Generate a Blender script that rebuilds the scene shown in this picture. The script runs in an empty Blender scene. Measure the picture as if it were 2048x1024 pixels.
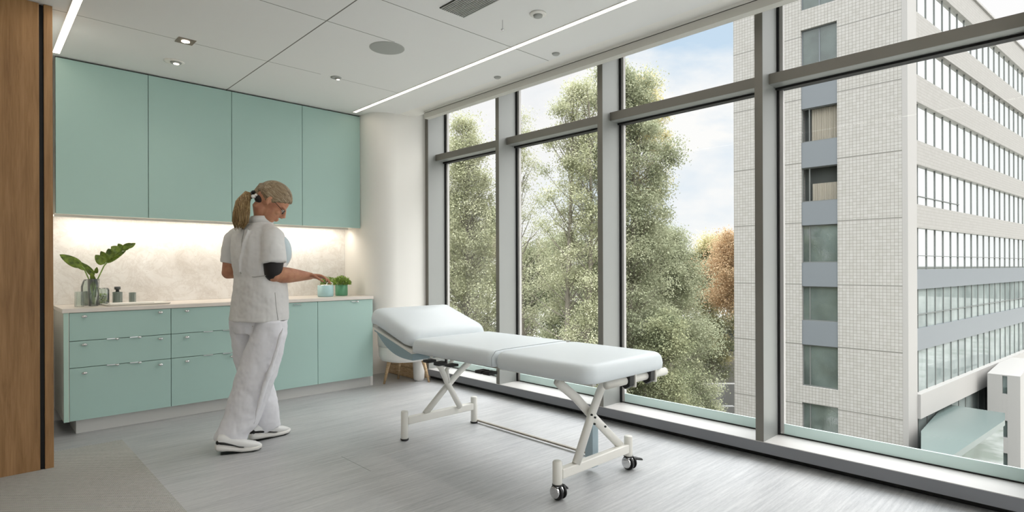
EXPO=0.0; SKY0=1.1; SKYMAX=6.6; SUNSIDE=1.0; SUN=.15; STRIPW=12; SPOTW=3; LEDW=7; LEDK=4.5
import bpy, bmesh, math, random
from mathutils import Vector, Matrix, noise
C = bpy.context.scene.collection
sc = bpy.context.scene
PI = math.pi
rnd = random.Random(7)
# ------------------------------------------------------------------ camera
CAMH = 1.22; FPX = 1139.06; HOR = 533.42
RX = Vector((0.72287495, -0.69097005, -0.00349065)); UX = Vector((0.00252332, -0.00241195, 0.99999391)); FW = Vector((0.69097426, 0.72287936, 0.0))
CAM = Vector((0, 0, CAMH))
def at(px, py, d): return CAM + (RX*(px-1024)/FPX - UX*(py-HOR)/FPX + FW)*d
def at_y(px, py, Y):
    r = RX*(px-1024)/FPX - UX*(py-HOR)/FPX + FW; return CAM + r*(Y/r.y)
def at_x(px, py, X):
    r = RX*(px-1024)/FPX - UX*(py-HOR)/FPX + FW; return CAM + r*(X/r.x)
cd = bpy.data.cameras.new('camera'); cam = bpy.data.objects.new('camera', cd); C.objects.link(cam)
cam.matrix_world = Matrix(((RX.x, UX.x, -FW.x, 0), (RX.y, UX.y, -FW.y, 0), (RX.z, UX.z, -FW.z, CAMH), (0, 0, 0, 1)))
cd.sensor_width = 36; cd.lens = FPX/2048*36; cd.shift_y = (HOR-512)/2048; cd.clip_start = .05; cd.clip_end = 500
sc.camera = cam
sc.view_settings.view_transform = 'Standard'; sc.view_settings.look = 'None'; sc.view_settings.gamma = 1
sc.view_settings.use_curve_mapping = False; sc.view_settings.exposure = EXPO
# ------------------------------------------------------------------ materials
def lin(c):
    if isinstance(c, str):
        c = [int(c[i:i+2], 16)/255 for i in (0, 2, 4)]
        c = [x/12.92 if x <= .04045 else ((x+.055)/1.055)**2.4 for x in c]
    return (c[0], c[1], c[2], 1)
class N:
    def __init__(s, name):
        s.m = bpy.data.materials.new(name); s.m.use_nodes = True; s.t = s.m.node_tree; s.t.nodes.clear()
        s.out = s.n('ShaderNodeOutputMaterial'); s.b = s.n('ShaderNodeBsdfPrincipled'); s.l(s.b.outputs[0], s.out.inputs[0])
    def n(s, t, **k):
        x = s.t.nodes.new(t)
        for a, v in k.items():
            if a.startswith('i_'): x.inputs[a[2:].replace('_', ' ')].default_value = v
            else: setattr(x, a, v)
        return x
    def l(s, a, b): s.t.links.new(a, b)
    def p(s, col=None, rough=.5, metal=0, spec=.5, **k):
        if col is not None: s.b.inputs['Base Color'].default_value = lin(col)
        s.b.inputs['Roughness'].default_value = rough; s.b.inputs['Metallic'].default_value = metal
        s.b.inputs['Specular IOR Level'].default_value = spec
        return s
    def coord(s, scale=(1, 1, 1), rot=(0, 0, 0)):
        g = s.n('ShaderNodeNewGeometry'); m = s.n('ShaderNodeMapping')
        m.inputs['Scale'].default_value = scale; m.inputs['Rotation'].default_value = rot
        s.l(g.outputs['Position'], m.inputs['Vector']); return m.outputs[0]
    def noise(s, vec, scale, detail=4, rough=.55, dist=0):
        x = s.n('ShaderNodeTexNoise'); s.l(vec, x.inputs['Vector'])
        x.inputs['Scale'].default_value = scale; x.inputs['Detail'].default_value = detail
        x.inputs['Roughness'].default_value = rough; x.inputs['Distortion'].default_value = dist
        return x.outputs['Fac']
    def ramp(s, fac, stops):
        r = s.n('ShaderNodeValToRGB'); e = r.color_ramp.elements
        while len(e) < len(stops): e.new(.5)
        for k, (pos, c) in enumerate(stops): e[k].position = pos; e[k].color = lin(c)
        s.l(fac, r.inputs[0]); return r.outputs[0]
    def mix(s, fac, a, b, mode='MIX'):
        x = s.n('ShaderNodeMix', data_type='RGBA', blend_type=mode)
        for v, i in ((fac, 0), (a, 6), (b, 7)):
            if hasattr(v, 'links'): s.l(v, x.inputs[i])
            elif i == 0: x.inputs[0].default_value = v
            else: x.inputs[i].default_value = lin(v)
        return x.outputs[2]
    def math(s, op, a, b=0, c=None):
        x = s.n('ShaderNodeMath', operation=op)
        for v, i in ((a, 0), (b, 1), (c, 2)):
            if v is None: continue
            if hasattr(v, 'links'): s.l(v, x.inputs[i])
            else: x.inputs[i].default_value = v
        return x.outputs[0]
    def xyz(s, vec):
        x = s.n('ShaderNodeSeparateXYZ'); s.l(vec, x.inputs[0]); return x.outputs
    def col(s, c): s.l(c, s.b.inputs['Base Color']); return s
    def bump(s, h, strength=.2, dist=.01):
        x = s.n('ShaderNodeBump'); x.inputs['Strength'].default_value = strength; x.inputs['Distance'].default_value = dist
        s.l(h, x.inputs['Height']); s.l(x.outputs[0], s.b.inputs['Normal']); return s
def plain(name, c, rough=.5, metal=0, spec=.5, nz=.0, sc_=30):
    m = N(name).p(c, rough, metal, spec)
    if nz:
        m.bump(m.noise(m.coord(), sc_), nz, .005)
    return m.m
M = {}
M['white_paint'] = plain('white_paint', 'e9e7e1', .6, nz=.03)
M['ceiling'] = None
m = N('ceiling_panels').p('e4e2dc', .7)
x, y, z = m.xyz(m.coord())[:3]
def near(a, v, w): return m.math('LESS_THAN', m.math('ABSOLUTE', m.math('SUBTRACT', a, v)), w)
def both(*a):
    r = a[0]
    for k in a[1:]: r = m.math('MULTIPLY', r, k)
    return r
def gt(a, v): return m.math('GREATER_THAN', a, v)
def lt(a, v): return m.math('LESS_THAN', a, v)
g = near(x, 1.688, .0042)
for f in (both(near(y, 4.5, .0025), lt(x, 2.12)), both(near(y, 4.5, .002), gt(x, 2.27), lt(x, 2.87)), both(near(y, 3.5, .003), lt(x, 2.2)), both(near(y, 3.0, .003), gt(x, 1.688), lt(x, 3.27)), near(y, 1.5, .003), near(y, 0, .003), near(x, -1, .004)):
    g = m.math('MAXIMUM', g, f)
m.col(m.mix(g, 'e6e6e4', '6a6862')); M['ceiling'] = m.m
# floor: grey linear vinyl
m = N('grey_vinyl_floor').p('8f9594', .38, spec=.4)
v = m.coord((1.2, 26, 1)); n1 = m.noise(v, 2.2, 8, .7); n2 = m.noise(m.coord((.5, 4, 1)), 1.5, 4)
v3 = m.coord((9, 120, 1)); n3 = m.noise(v3, 3, 3, .6)
f = m.math('ADD', m.math('MULTIPLY', n1, .55), m.math('ADD', m.math('MULTIPLY', n2, .2), m.math('MULTIPLY', n3, .25)))
c = m.ramp(f, [(.33, '939597'), (.5, 'b3b4b5'), (.67, 'cdcdcc')])
x, y, z = m.xyz(m.coord())[:3]
g = both(near(x, 1.74, .002), lt(y, 3.42), gt(y, 3.05)); g = m.math('MAXIMUM', g, both(near(y, 4.41, .0012), lt(x, 1.5)))
m.col(m.mix(g, c, '6f716f')); m.bump(n3, .12, .002); M['floor'] = m.m
# woven rug
m = N('woven_rug').p('a5a59e', .95, spec=.1)
v = m.coord((1, 1, 1)); x, y, z = m.xyz(v)[:3]
a = m.math('SINE', m.math('MULTIPLY', x, 2*PI/.016)); b = m.math('SINE', m.math('MULTIPLY', y, 2*PI/.016))
f = m.math('MULTIPLY', a, b); f = m.math('ADD', m.math('MULTIPLY', f, .5), .5)
nn = m.noise(v, 60, 3); f2 = m.math('ADD', m.math('MULTIPLY', f, .8), m.math('MULTIPLY', nn, .2))
m.col(m.ramp(f2, [(.12, '45453f'), (.42, 'a3a39d'), (.72, 'dadad6')])); m.bump(f2, .6, .004); M['rug'] = m.m
# oak
m = N('oak_veneer').p('a87c52', .5, spec=.3)
v = m.coord((14, 14, .9)); n1 = m.noise(v, 2.5, 8, .65, .6); n2 = m.noise(m.coord((60, 60, 2)), 3, 4, .6)
n4 = m.noise(m.coord((3, 3, .5)), 1.2, 3)
f = m.math('ADD', m.math('MULTIPLY', n1, .5), m.math('ADD', m.math('MULTIPLY', n2, .2), m.math('MULTIPLY', n4, .3)))
m.col(m.ramp(f, [(.33, '785838'), (.48, '96724b'), (.6, 'a88259'), (.72, 'b59068')])); m.bump(n2, .1, .002); M['oak'] = m.m
m = N('light_wood').p('c79f6f', .5, spec=.3)
v = m.coord((6, 6, 30)); n1 = m.noise(v, 2.5, 6, .65, .4)
m.col(m.ramp(n1, [(.35, 'b0916c'), (.55, 'cdb18c'), (.7, 'dcc6a6')])); M['beech'] = m.m
# marble
m = N('veined_stone_splashback').p('dcd3c6', .3, spec=.45)
v = m.coord((1, 1, 1), (0, .5, 0)); n1 = m.noise(v, 2.2, 9, .62, 1.2); n2 = m.noise(v, 7, 10, .75, .8); n3 = m.noise(m.coord((1, 1, 2.2), (0, .6, 0)), 26, 6, .7)
ve = m.math('ABSOLUTE', m.math('SUBTRACT', n2, .5))
c = m.ramp(n1, [(.3, 'd0cbc4'), (.5, 'e2dfda'), (.7, 'ecebe8')])
c = m.mix(m.ramp(ve, [(0, (.22, .22, .22)), (.05, (0, 0, 0))]), c, 'a99c8c')
c = m.mix(m.ramp(n3, [(.63, (0, 0, 0)), (.72, (.5, .5, .5))]), c, '8f8069'); m.col(c); M['marble'] = m.m
M['counter'] = plain('stone_worktop', 'ddd5cc', .3)
M['teal'] = plain('teal_cabinet_lacquer', 'abc8c0', .42, spec=.35)
M['gap'] = plain('dark_gap', '1e2422', .8)
M['cab_side'] = plain('pale_cabinet_side', 'd6d5cc', .5)
M['plinth'] = plain('white_plinth', 'd2d2ce', .45)
M['chrome'] = plain('chrome', 'd8d8d8', .12, 1)
M['black'] = plain('black_plastic', '121212', .4)
M['alu'] = plain('satin_aluminium', '969895', .42, .4, .5)
M['alu_dark'] = plain('taupe_aluminium', '77746c', .45, .3)
M['alu_light'] = plain('light_aluminium_sill', 'b9b7b4', .38, .0)
M['aqua'] = plain('pale_aqua_band', 'd6ece8', .3)
M['gasket'] = plain('black_gasket', '0d0d0d', .6)
M['steel_white'] = plain('white_powder_coat', 'e2e0d8', .32)
M['vinyl'] = plain('pale_blue_upholstery', 'dae1e4', .42, spec=.35, nz=.03, sc_=60)
M['vinyl_dark'] = plain('grey_blue_panel', '8fa3a9', .45)
M['white_shell'] = plain('white_shell', 'e6e4df', .45)
M['grille'] = plain('grey_grille', 'a6a8a4', .7)
M['slat'] = plain('vent_slat', 'a7a8a4', .6)
def emis(name, c, s):
    m = N(name); e = m.n('ShaderNodeEmission'); e.inputs[0].default_value = lin(c); e.inputs[1].default_value = s
    m.l(e.outputs[0], m.out.inputs[0]); return m.m
M['strip'] = emis('warm_white_led', 'fff1df', 5)
M['led'] = emis('under_cabinet_led', 'ffe9cf', LEDK)
M['spot'] = emis('downlight_lamp', 'fff2e0', 8)
def glassy(name, tint, refl, rough=.0, haze=0):
    m = N(name); t = m.n('ShaderNodeBsdfTransparent'); t.inputs[0].default_value = lin(tint)
    g = m.n('ShaderNodeBsdfGlossy'); g.inputs['Roughness'].default_value = rough; g.inputs[0].default_value = (1, 1, 1, 1)
    f = m.n('ShaderNodeFresnel'); f.inputs[0].default_value = 1.45
    k = m.math('MULTIPLY', f.outputs[0], refl)
    x = m.n('ShaderNodeMixShader'); m.l(k, x.inputs[0]); m.l(t.outputs[0], x.inputs[1]); m.l(g.outputs[0], x.inputs[2])
    m.l(x.outputs[0], m.out.inputs[0])
    if haze:
        d = m.n('ShaderNodeBsdfDiffuse'); d.inputs[0].default_value = lin('dfeaea')
        y_ = m.n('ShaderNodeMixShader'); y_.inputs[0].default_value = haze
        m.l(x.outputs[0], y_.inputs[1]); m.l(d.outputs[0], y_.inputs[2]); m.l(y_.outputs[0], m.out.inputs[0])
    return m.m
M['pane'] = glassy('window_glass', 'fbfbfb', .07)
M['clear'] = glassy('clear_glass', 'f5f9f6', 1.6, .02, .05)
M['smoke'] = glassy('ribbed_grey_glass', 'cfd5d1', 1.6, .05, .1)
# ------------------------------------------------------------------ helpers
def meta(o, label=None, cat=None, group=None, kind=None):
    if label: o['label'] = label
    if cat: o['category'] = cat
    if group: o['group'] = group
    if kind: o['kind'] = kind
    return o
def thing(name, loc, label=None, cat=None, group=None, kind=None):
    o = bpy.data.objects.new(name, None); C.objects.link(o); o.location = loc; o.empty_display_size = .1
    return meta(o, label, cat, group, kind)
def wloc(p):
    v = Vector((0, 0, 0))
    while p: v += p.location; p = p.parent
    return v
class MB:
    def __init__(s): s.v = []; s.f = []
    def add(s, vs, fs):
        k = len(s.v); s.v += [tuple(a) for a in vs]; s.f += [tuple(i+k for i in f) for f in fs]; return s
    def box(s, x0, x1, y0, y1, z0, z1):
        return s.add([(x0,y0,z0),(x1,y0,z0),(x1,y1,z0),(x0,y1,z0),(x0,y0,z1),(x1,y0,z1),(x1,y1,z1),(x0,y1,z1)],
                     [(0,3,2,1),(4,5,6,7),(0,1,5,4),(1,2,6,5),(2,3,7,6),(3,0,4,7)])
    def loft(s, rings, cap=True, close=True):
        n = len(rings[0]); vs = [p for r in rings for p in r]; fs = []
        for i in range(len(rings)-1):
            for j in range(n if close else n-1):
                k = (j+1) % n; fs.append((i*n+j, i*n+k, (i+1)*n+k, (i+1)*n+j))
        if cap and close: fs.append(tuple(range(n-1, -1, -1))); fs.append(tuple((len(rings)-1)*n+j for j in range(n)))
        return s.add(vs, fs)
    def tube(s, pts, rad, n=12, cap=True, sq=1.0, ref=None):
        pts = [Vector(p) for p in pts]
        if not hasattr(rad, '__len__'): rad = [rad]*len(pts)
        rings = []; up = Vector(ref) if ref else None
        for i, p in enumerate(pts):
            t = (pts[min(i+1, len(pts)-1)]-pts[max(i-1, 0)]).normalized()
            if up is None: up = Vector((0, 0, 1)) if abs(t.z) < .9 else Vector((1, 0, 0))
            a = (up - t*up.dot(t)).normalized(); b = t.cross(a)
            if not ref: up = a
            r = rad[i]; ra, rb = (r if hasattr(r, '__len__') else (r, r*sq))
            rings.append([p + a*ra*math.cos(2*PI*j/n) + b*rb*math.sin(2*PI*j/n) for j in range(n)])
        return s.loft(rings, cap)
    def bar(s, a, b, w, h, ref=(0, 0, 1)):
        a, b = Vector(a), Vector(b); t = (b-a).normalized(); r = Vector(ref); u = (r - t*r.dot(t)).normalized(); q = t.cross(u)
        return s.loft([[c + u*h/2*i + q*w/2*j for i, j in ((1, 1), (1, -1), (-1, -1), (-1, 1))] for c in (a, b)])
    def lathe(s, prof, c, n=24, cap=True):
        c = Vector(c)
        return s.loft([[c + Vector((r*math.cos(2*PI*j/n), r*math.sin(2*PI*j/n), z)) for j in range(n)] for r, z in prof], cap)
    def ball(s, c, r, n=12, m_=8, axes=None):
        c = Vector(c); r = (r, r, r) if not hasattr(r, '__len__') else r
        A = axes or (Vector((1,0,0)), Vector((0,1,0)), Vector((0,0,1)))
        rings = []
        for i in range(1, m_):
            th = PI*i/m_
            rings.append([c + A[0]*r[0]*math.sin(th)*math.cos(2*PI*j/n) + A[1]*r[1]*math.sin(th)*math.sin(2*PI*j/n) - A[2]*r[2]*math.cos(th) for j in range(n)])
        return s.loft(rings)
    def build(s, name, mat, parent=None, smooth=False, bevel=0, **k):
        me = bpy.data.meshes.new(name); me.from_pydata(s.v, [], s.f)
        bm = bmesh.new(); bm.from_mesh(me)
        if k.pop('weld', False): bmesh.ops.remove_doubles(bm, verts=bm.verts, dist=.0004)
        if k.pop('recalc', len(s.f) < 60000): bmesh.ops.recalc_face_normals(bm, faces=bm.faces)
        bm.to_mesh(me); bm.free()
        o = bpy.data.objects.new(name, me); C.objects.link(o)
        ms = mat if isinstance(mat, (list, tuple)) else [mat]
        for q in ms: me.materials.append(M[q] if isinstance(q, str) else q)
        if smooth: me.shade_smooth()
        org = wloc(parent) if parent else None
        if parent:
            o.parent = parent; me.transform(Matrix.Translation(-org))
        elif k.get('origin') is not None:
            org = Vector(k.pop('origin')); me.transform(Matrix.Translation(-org)); o.location = org
        k.pop('origin', None)
        if bevel:
            b = o.modifiers.new('bevel', 'BEVEL'); b.width = bevel; b.segments = 3; b.limit_method = 'ANGLE'; b.angle_limit = math.radians(40)
            if smooth is False: me.shade_smooth(); w = o.modifiers.new('wn', 'WEIGHTED_NORMAL')
        return meta(o, **k)
def B(*a): return MB().box(*a)
def struct(o): o['kind'] = 'structure'; return o
def dup(o, loc=None, parent=None, **k):
    c = o.copy(); C.objects.link(c)
    if parent: c.parent = parent
    if loc is not None: c.location = loc
    for ch in list(o.children):
        dup(ch, parent=c)
    return meta(c, **k)
def rrect(w, d, r, n=6, cx=0, cy=0):
    out = []
    for (sx, sy, a0) in ((1, 1, 0), (-1, 1, PI/2), (-1, -1, PI), (1, -1, 3*PI/2)):
        for i in range(n+1):
            a = a0 + PI/2*i/n; out.append((cx + sx*(w/2-r) + r*math.cos(a), cy + sy*(d/2-r) + r*math.sin(a)))
    return out
def text(s, size, mat, parent=None): return None
# ------------------------------------------------------------------ world
w = bpy.data.worlds.new('sky'); sc.world = w; w.use_nodes = True; t = w.node_tree; t.nodes.clear()
class W(N):
    def __init__(s): s.t = t; s.out = s.n('ShaderNodeOutputWorld')
m = W(); tc = m.n('ShaderNodeTexCoord'); gen = tc.outputs['Generated']
x, y, z = m.xyz(gen)[:3]
mp = m.n('ShaderNodeMapping'); mp.inputs['Scale'].default_value = (1, 1, 2.6); mp.inputs['Location'].default_value = (3.1, .4, .3); m.l(gen, mp.inputs['Vector'])
cl = m.noise(mp.outputs[0], 2.2, 7, .55, .3)
cf = m.ramp(cl, [(.40, (0, 0, 0)), (.56, (1, 1, 1))])
# the sky opens to pale blue above the plaza, milky towards the left and the horizon
bl = m.mix(m.ramp(z, [(.0, (0, 0, 0)), (.22, (1, 1, 1))]), 'e6eff5', 'c6dcef')
c = m.mix(cf, bl, 'fbfbf9')
milky = m.math('SUBTRACT', y, m.math('MULTIPLY', x, .42))
c = m.mix(m.ramp(milky, [(.20, (0, 0, 0)), (.42, (1, 1, 1))]), c, 'fbfbfb')
c = m.mix(m.ramp(m.math('MULTIPLY', milky, -1), [(.08, (0, 0, 0)), (.25, (1, 1, 1))]), c, 'fbfbfb')
hz = m.math('ADD', m.math('MULTIPLY', x, -.3), m.math('MULTIPLY', y, -.95))
gt_ = lambda q: m.math('GREATER_THAN', q, 0)
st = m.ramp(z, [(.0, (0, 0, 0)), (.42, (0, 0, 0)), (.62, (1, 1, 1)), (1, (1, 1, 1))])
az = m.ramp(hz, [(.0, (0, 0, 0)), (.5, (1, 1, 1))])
bg = m.n('ShaderNodeBackground'); m.l(c, bg.inputs[0])
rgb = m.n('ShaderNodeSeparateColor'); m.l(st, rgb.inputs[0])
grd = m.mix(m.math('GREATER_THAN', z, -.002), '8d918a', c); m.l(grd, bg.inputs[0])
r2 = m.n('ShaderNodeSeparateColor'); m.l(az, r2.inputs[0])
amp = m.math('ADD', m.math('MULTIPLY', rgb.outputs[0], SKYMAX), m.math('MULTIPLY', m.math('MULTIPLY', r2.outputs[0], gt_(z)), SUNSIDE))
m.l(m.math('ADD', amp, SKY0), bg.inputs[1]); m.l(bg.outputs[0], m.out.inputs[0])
def lamp(name, kind, loc, rot, energy, color='ffffff', **k):
    d = bpy.data.lights.new(name, kind); d.energy = energy; d.color = lin(color)[:3]
    for a, v in k.items(): setattr(d, a, v)
    o = bpy.data.objects.new(name, d); C.objects.link(o); o.location = loc; o.rotation_euler = rot; return o
s = lamp('sun', 'SUN', (0, 0, 30), (0, 0, 0), SUN, 'fff6ea', angle=math.radians(12))
s.rotation_euler = Vector((.72, .50, -.75)).to_track_quat('-Z', 'Y').to_euler()
# ------------------------------------------------------------------ room shell
XW, ZC, YB, X0, Y0 = 3.6, 2.82, 5.8, -3.2, -3.6
struct(B(X0-.2, 3.87, Y0-.2, 6.0, -.25, 0).build('floor', 'floor'))
struct(B(X0-.2, 3.27, Y0-.2, 6.0, ZC, ZC+.2).build('ceiling', 'ceiling'))
struct(B(X0, 4.0, YB+.02, 6.0, 0, ZC).build('wall_back', 'white_paint'))
struct(B(X0-.2, X0, Y0, 6.0, 0, ZC).build('wall_left', 'white_paint'))
struct(B(.20, .376, 4.605, 5.82, 0, ZC).build('wall_alcove', 'white_paint'))
# white column wall right of the cabinets, with a low open niche behind the couch head
def column(z0, z1):
    r = .25; pts = [(3.0, 5.82), (3.0, 5.13+r)] + [(3.0+r-r*math.cos(a*PI/16), 5.13+r-r*math.sin(a*PI/16)) for a in range(1, 9)] + [(3.9, 5.13), (3.9, 5.82)]
    return MB().loft([[(a, b, z) for a, b in pts] for z in (z0, z1)])
struct(B(3.0, 3.03, 5.26, 5.82, 0, .6).build('wall_niche_side', 'white_paint'))
o = column(.6, 3.0).build('wall_right', 'white_paint', smooth=True); struct(o)
o.data.shade_flat()
for p_ in o.data.polygons:
    p_.use_smooth = True
o.data.set_sharp_from_angle(angle=math.radians(35))
struct(B(3.03, 3.9, 5.78, 5.83, 0, .6).build('wall_niche', 'white_paint'))
# ceiling edge: pale strip, pelmet
struct(B(3.275, 3.465, Y0, 5.2, ZC+.004, ZC+.18).build('trim_1', 'white_paint'))
struct(B(3.40, 3.465, Y0, 4.86, 2.748, 2.800).build('trim_2', plain('pelmet_grey', 'c9c7bf', .5)))
struct(B(3.405, 3.463, Y0, 4.86, 2.800, 2.806).build('trim_3', 'gasket'))
struct(B(3.40, 3.465, Y0, 4.865, 2.806, 2.826).build('trim_4', 'white_paint'))
struct(B(3.275, 3.90, Y0, 5.2, 3.0, 3.05).build('trim_5', 'alu'))
# sill
struct(B(3.60, 3.90, Y0, 5.14, .05, .118).build('trim_6', 'alu_light', bevel=.003))
struct(B(3.597, 3.60, Y0, 5.13, .048, .114).build('trim_7', plain('grey_fascia', '75767a', .5)))
struct(B(3.68, 3.90, Y0, 5.16, 0, .05).build('trim_8', 'gasket'))
# columns and panes
mul = [(5.075, 5.128), (3.941, 3.988), (2.735, 2.786), (1.491, 1.543), (.215, .264), (-1.0, -.95), (-2.25, -2.2), (-3.5, -3.45)]
for k, (a, b) in enumerate(mul):
    struct(B(3.602, 3.822, a, b, .114, 3.0).build('trim_%d' % (10+k), 'alu', bevel=.003))
    struct(B(3.601, 3.6025, a+.001, b-.001, .118, 3.0).build('trim_%d' % (30+k), 'alu_dark'))
for k in range(len(mul)-1):
    y1 = mul[k][0]; y0 = mul[k+1][1]
    W_ = thing('window_%d' % (k+1), (3.85, (y0+y1)/2, .118), kind='structure')
    B(3.822, 3.850, y0-.02, y0+.012, .118, 3.0).box(3.822, 3.850, y1-.012, y1+.02, .118, 3.0).build('gasket', 'gasket', W_)
    B(3.835, 3.862, y1-.034, y1-.012, .118, 3.0).box(3.835, 3.862, y0+.012, y0+.02, .118, 3.0).build('frame', 'alu_light', W_)
    B(3.852, 3.858, y0+.01, y1-.01, .118, 2.38).build('lower_pane', 'pane', W_)
    B(3.852, 3.858, y0+.01, y1-.01, 2.43, 3.0).build('upper_pane', 'pane', W_)
    B(3.838, 3.850, y0+.012, y1-.012, .126, .192).build('bottom_band', 'aqua', W_)  # plain pale aqua band along the foot of the pane
    B(3.835, 3.852, y0+.012, y1-.012, .117, .126).build('band_gasket', 'gasket', W_)
    tr = B(3.702, 3.846, y0, y1, 2.376, 2.446).build('transom', 'alu', W_, bevel=.004)
    B(3.699, 3.7025, y0, y1, 2.378, 2.444).build('transom_face', 'alu_dark', tr)
    B(3.80, 3.862, y0, y1, 2.362, 2.378).build('transom_gasket', 'gasket', tr)
# behind the camera: unseen glazed wall, added as fill light, and a plain one
for k in range(5):
    xa = -3.0 + k*1.36
    W_ = thing('window_%d' % (20+k), (xa+.6, Y0, 0), kind='structure')
    B(xa, xa+1.28, Y0-.01, Y0, .1, 2.75).build('pane', 'pane', W_)
    B(xa-.08, xa, Y0-.06, Y0+.1, 0, 2.8).box(xa, xa+1.28, Y0-.05, Y0+.05, 2.35, 2.42).build('frame', 'alu', W_)
struct(B(X0, 3.9, Y0-.1, Y0+.1, 0, .1).build('baseboard_rear', 'alu_light'))
struct(B(X0, 3.9, Y0-.1, Y0+.1, 2.75, ZC+.1).build('wall_rear', 'white_paint'))
# oak wall at the left
ow = thing('wall_oak', (-1.4, 4.45, 0), kind='structure')
B(-3.2, .314, 4.445, 4.60, .004, ZC-.002).build('oak_panel', 'oak', ow, bevel=.002)
B(.336, .378, 4.445, 4.60, .004, ZC-.002).build('oak_jamb', 'oak', ow, bevel=.002)
B(.313, .337, 4.475, 4.595, .004, ZC-.002).build('black_channel', 'gasket', ow)
# ------------------------------------------------------------------ ceiling fittings
def strip(x, y0, y1, w_, label):
    T = thing('ceiling_light_strip', (x, (y0+y1)/2, ZC), label, 'ceiling light')
    B(x-w_/2, x+w_/2, y0, y1, ZC-.004, ZC-.001).build('diffuser', 'strip', T)
    B(x-w_/2-.004, x-w_/2, y0-.003, y1+.003, ZC-.005, ZC-.0005).box(x+w_/2, x+w_/2+.004, y0-.003, y1+.003, ZC-.005, ZC-.0005).build('trim', 'white_paint', T)
    l = lamp('strip_lamp', 'AREA', (x, (y0+y1)/2-.2, ZC-.012), (0, 0, 0), STRIPW, 'fffaf4', shape='RECTANGLE', size=w_, size_y=y1-y0-.5)
strip(2.885, -3.3, 5.36, .036, 'long thin warm white light strip beside the glazed wall')
strip(.478, -3.3, 5.385, .042, 'short visible light strip by the oak wall, top left')
def downlight(x, y, kind, label):
    T = thing('recessed_downlight', (x, y, ZC), label, 'downlight')
    if kind == 'square':
        B(x-.055, x+.055, y-.055, y+.055, ZC-.004, ZC-.0005).build('bezel', plain('bronze_bezel', '8a7a6c', .4, .3), T)
        MB().lathe([(.026, ZC-.007), (.026, ZC-.0041)], (x, y, 0)).build('lamp', 'spot', T)
    else:
        r = .072 if kind == 'wide' else .045
        MB().lathe([(r, ZC-.0005), (r, ZC-.004), (r*.75, ZC-.008)], (x, y, 0)).build('bezel', 'white_paint' if kind == 'wide' else 'grille', T, smooth=True)
        MB().lathe([(r*.55, ZC-.009), (r*.5, ZC-.016), (r*.3, ZC-.018)], (x+.01, y-.01, 0)).build('reflector', 'grille', T, smooth=True)
        MB().lathe([(r*.26, ZC-.0205), (r*.26, ZC-.0182)], (x+.012, y-.012, 0)).build('lamp', 'spot', T)
    l = lamp('downlight_lamp', 'SPOT', (x, y, ZC-.025), (0, 0, 0), SPOTW, 'fff0dd', spot_size=2.0, spot_blend=.8, shadow_soft_size=.03)
downlight(1.115, 4.49, 'square', 'small square recessed downlight with bronze bezel')
downlight(1.161, 4.998, 'wide', 'round white eyeball downlight nearest the teal wall cabinets')
downlight(2.249, 4.49, 'small', 'small round grey downlight in the middle of the ceiling')
T = thing('ceiling_speaker', (2.218, 3.633, ZC), 'round flat grey speaker grille flush in the ceiling', 'speaker')
MB().lathe([(.122, ZC-.0005), (.122, ZC-.003), (.118, ZC-.004)], (2.218, 3.633, 0), 48).build('grille', 'grille', T, smooth=True)
MB().lathe([(.126, ZC-.0002), (.126, ZC-.002), (.123, ZC-.0032)], (2.218, 3.633, 0), 48).build('ring', 'slat', T)
T = thing('smoke_detector', (2.61, 2.485, ZC), 'round white smoke detector near the long light strip', 'smoke detector')
MB().lathe([(.052, ZC-.0005), (.052, ZC-.008), (.046, ZC-.012)], (2.61, 2.485, 0), 32).build('base', 'white_paint', T, smooth=True)
MB().lathe([(.03, ZC-.012), (.028, ZC-.022), (.018, ZC-.026)], (2.61, 2.485, 0), 24).build('sensor', 'grille', T, smooth=True)
for (x, y, lb) in ((3.198, 2.86, 'small round sprinkler cap by the window pelmet, the nearer one'), (3.234, 3.552, 'small round sprinkler cap by the window pelmet, the farther one')):
    o = MB().lathe([(.03, ZC-.0005), (.03, ZC-.004), (.022, ZC-.012), (.02, ZC-.013)], (x, y, 0), 24).build('ceiling_sprinkler', 'slat', smooth=True, origin=(x, y, ZC), label=lb, cat='sprinkler', group='sprinkler caps by the windows')
T = thing('ceiling_hook', (2.511, 2.708, ZC), 'thin metal rod with a small hook hanging from the ceiling', 'hook')
MB().tube([(2.511, 2.708, ZC), (2.511, 2.708, ZC-.055)], .003, 8).build('rod', 'chrome', T)
MB().lathe([(.004, ZC-.055), (.011, ZC-.06), (.011, ZC-.066), (.003, ZC-.07)], (2.511, 2.708, 0), 16).build('hook_end', 'chrome', T, smooth=True)
T = thing('ceiling_vent', (2.2, 2.6, ZC), 'rectangular slatted air vent cut by the top of the picture', 'vent')
B(2.108, 2.302, 2.33, 2.845, ZC-.004, ZC-.0005).build('backing', 'gap', T)
for k in range(13): B(2.112+k*.0148, 2.112+k*.0148+.0085, 2.335, 2.84, ZC-.009, ZC-.003).build('slat', 'slat', T)
# ------------------------------------------------------------------ rug
r0, r1 = .006, 0.0005
pts = [(-2.4, 1.2), (.787, 1.2), (.787, 4.822), (.3795, 4.822), (.3795, 4.444), (-2.4, 4.444)]
MB().loft([[(a, b, z_) for a, b in pts] for z_ in (r1, r0)]).build('rug', 'rug', origin=(0, 3, 0), label='pale grey woven rug at the foot of the oak wall', cat='rug')
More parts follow.
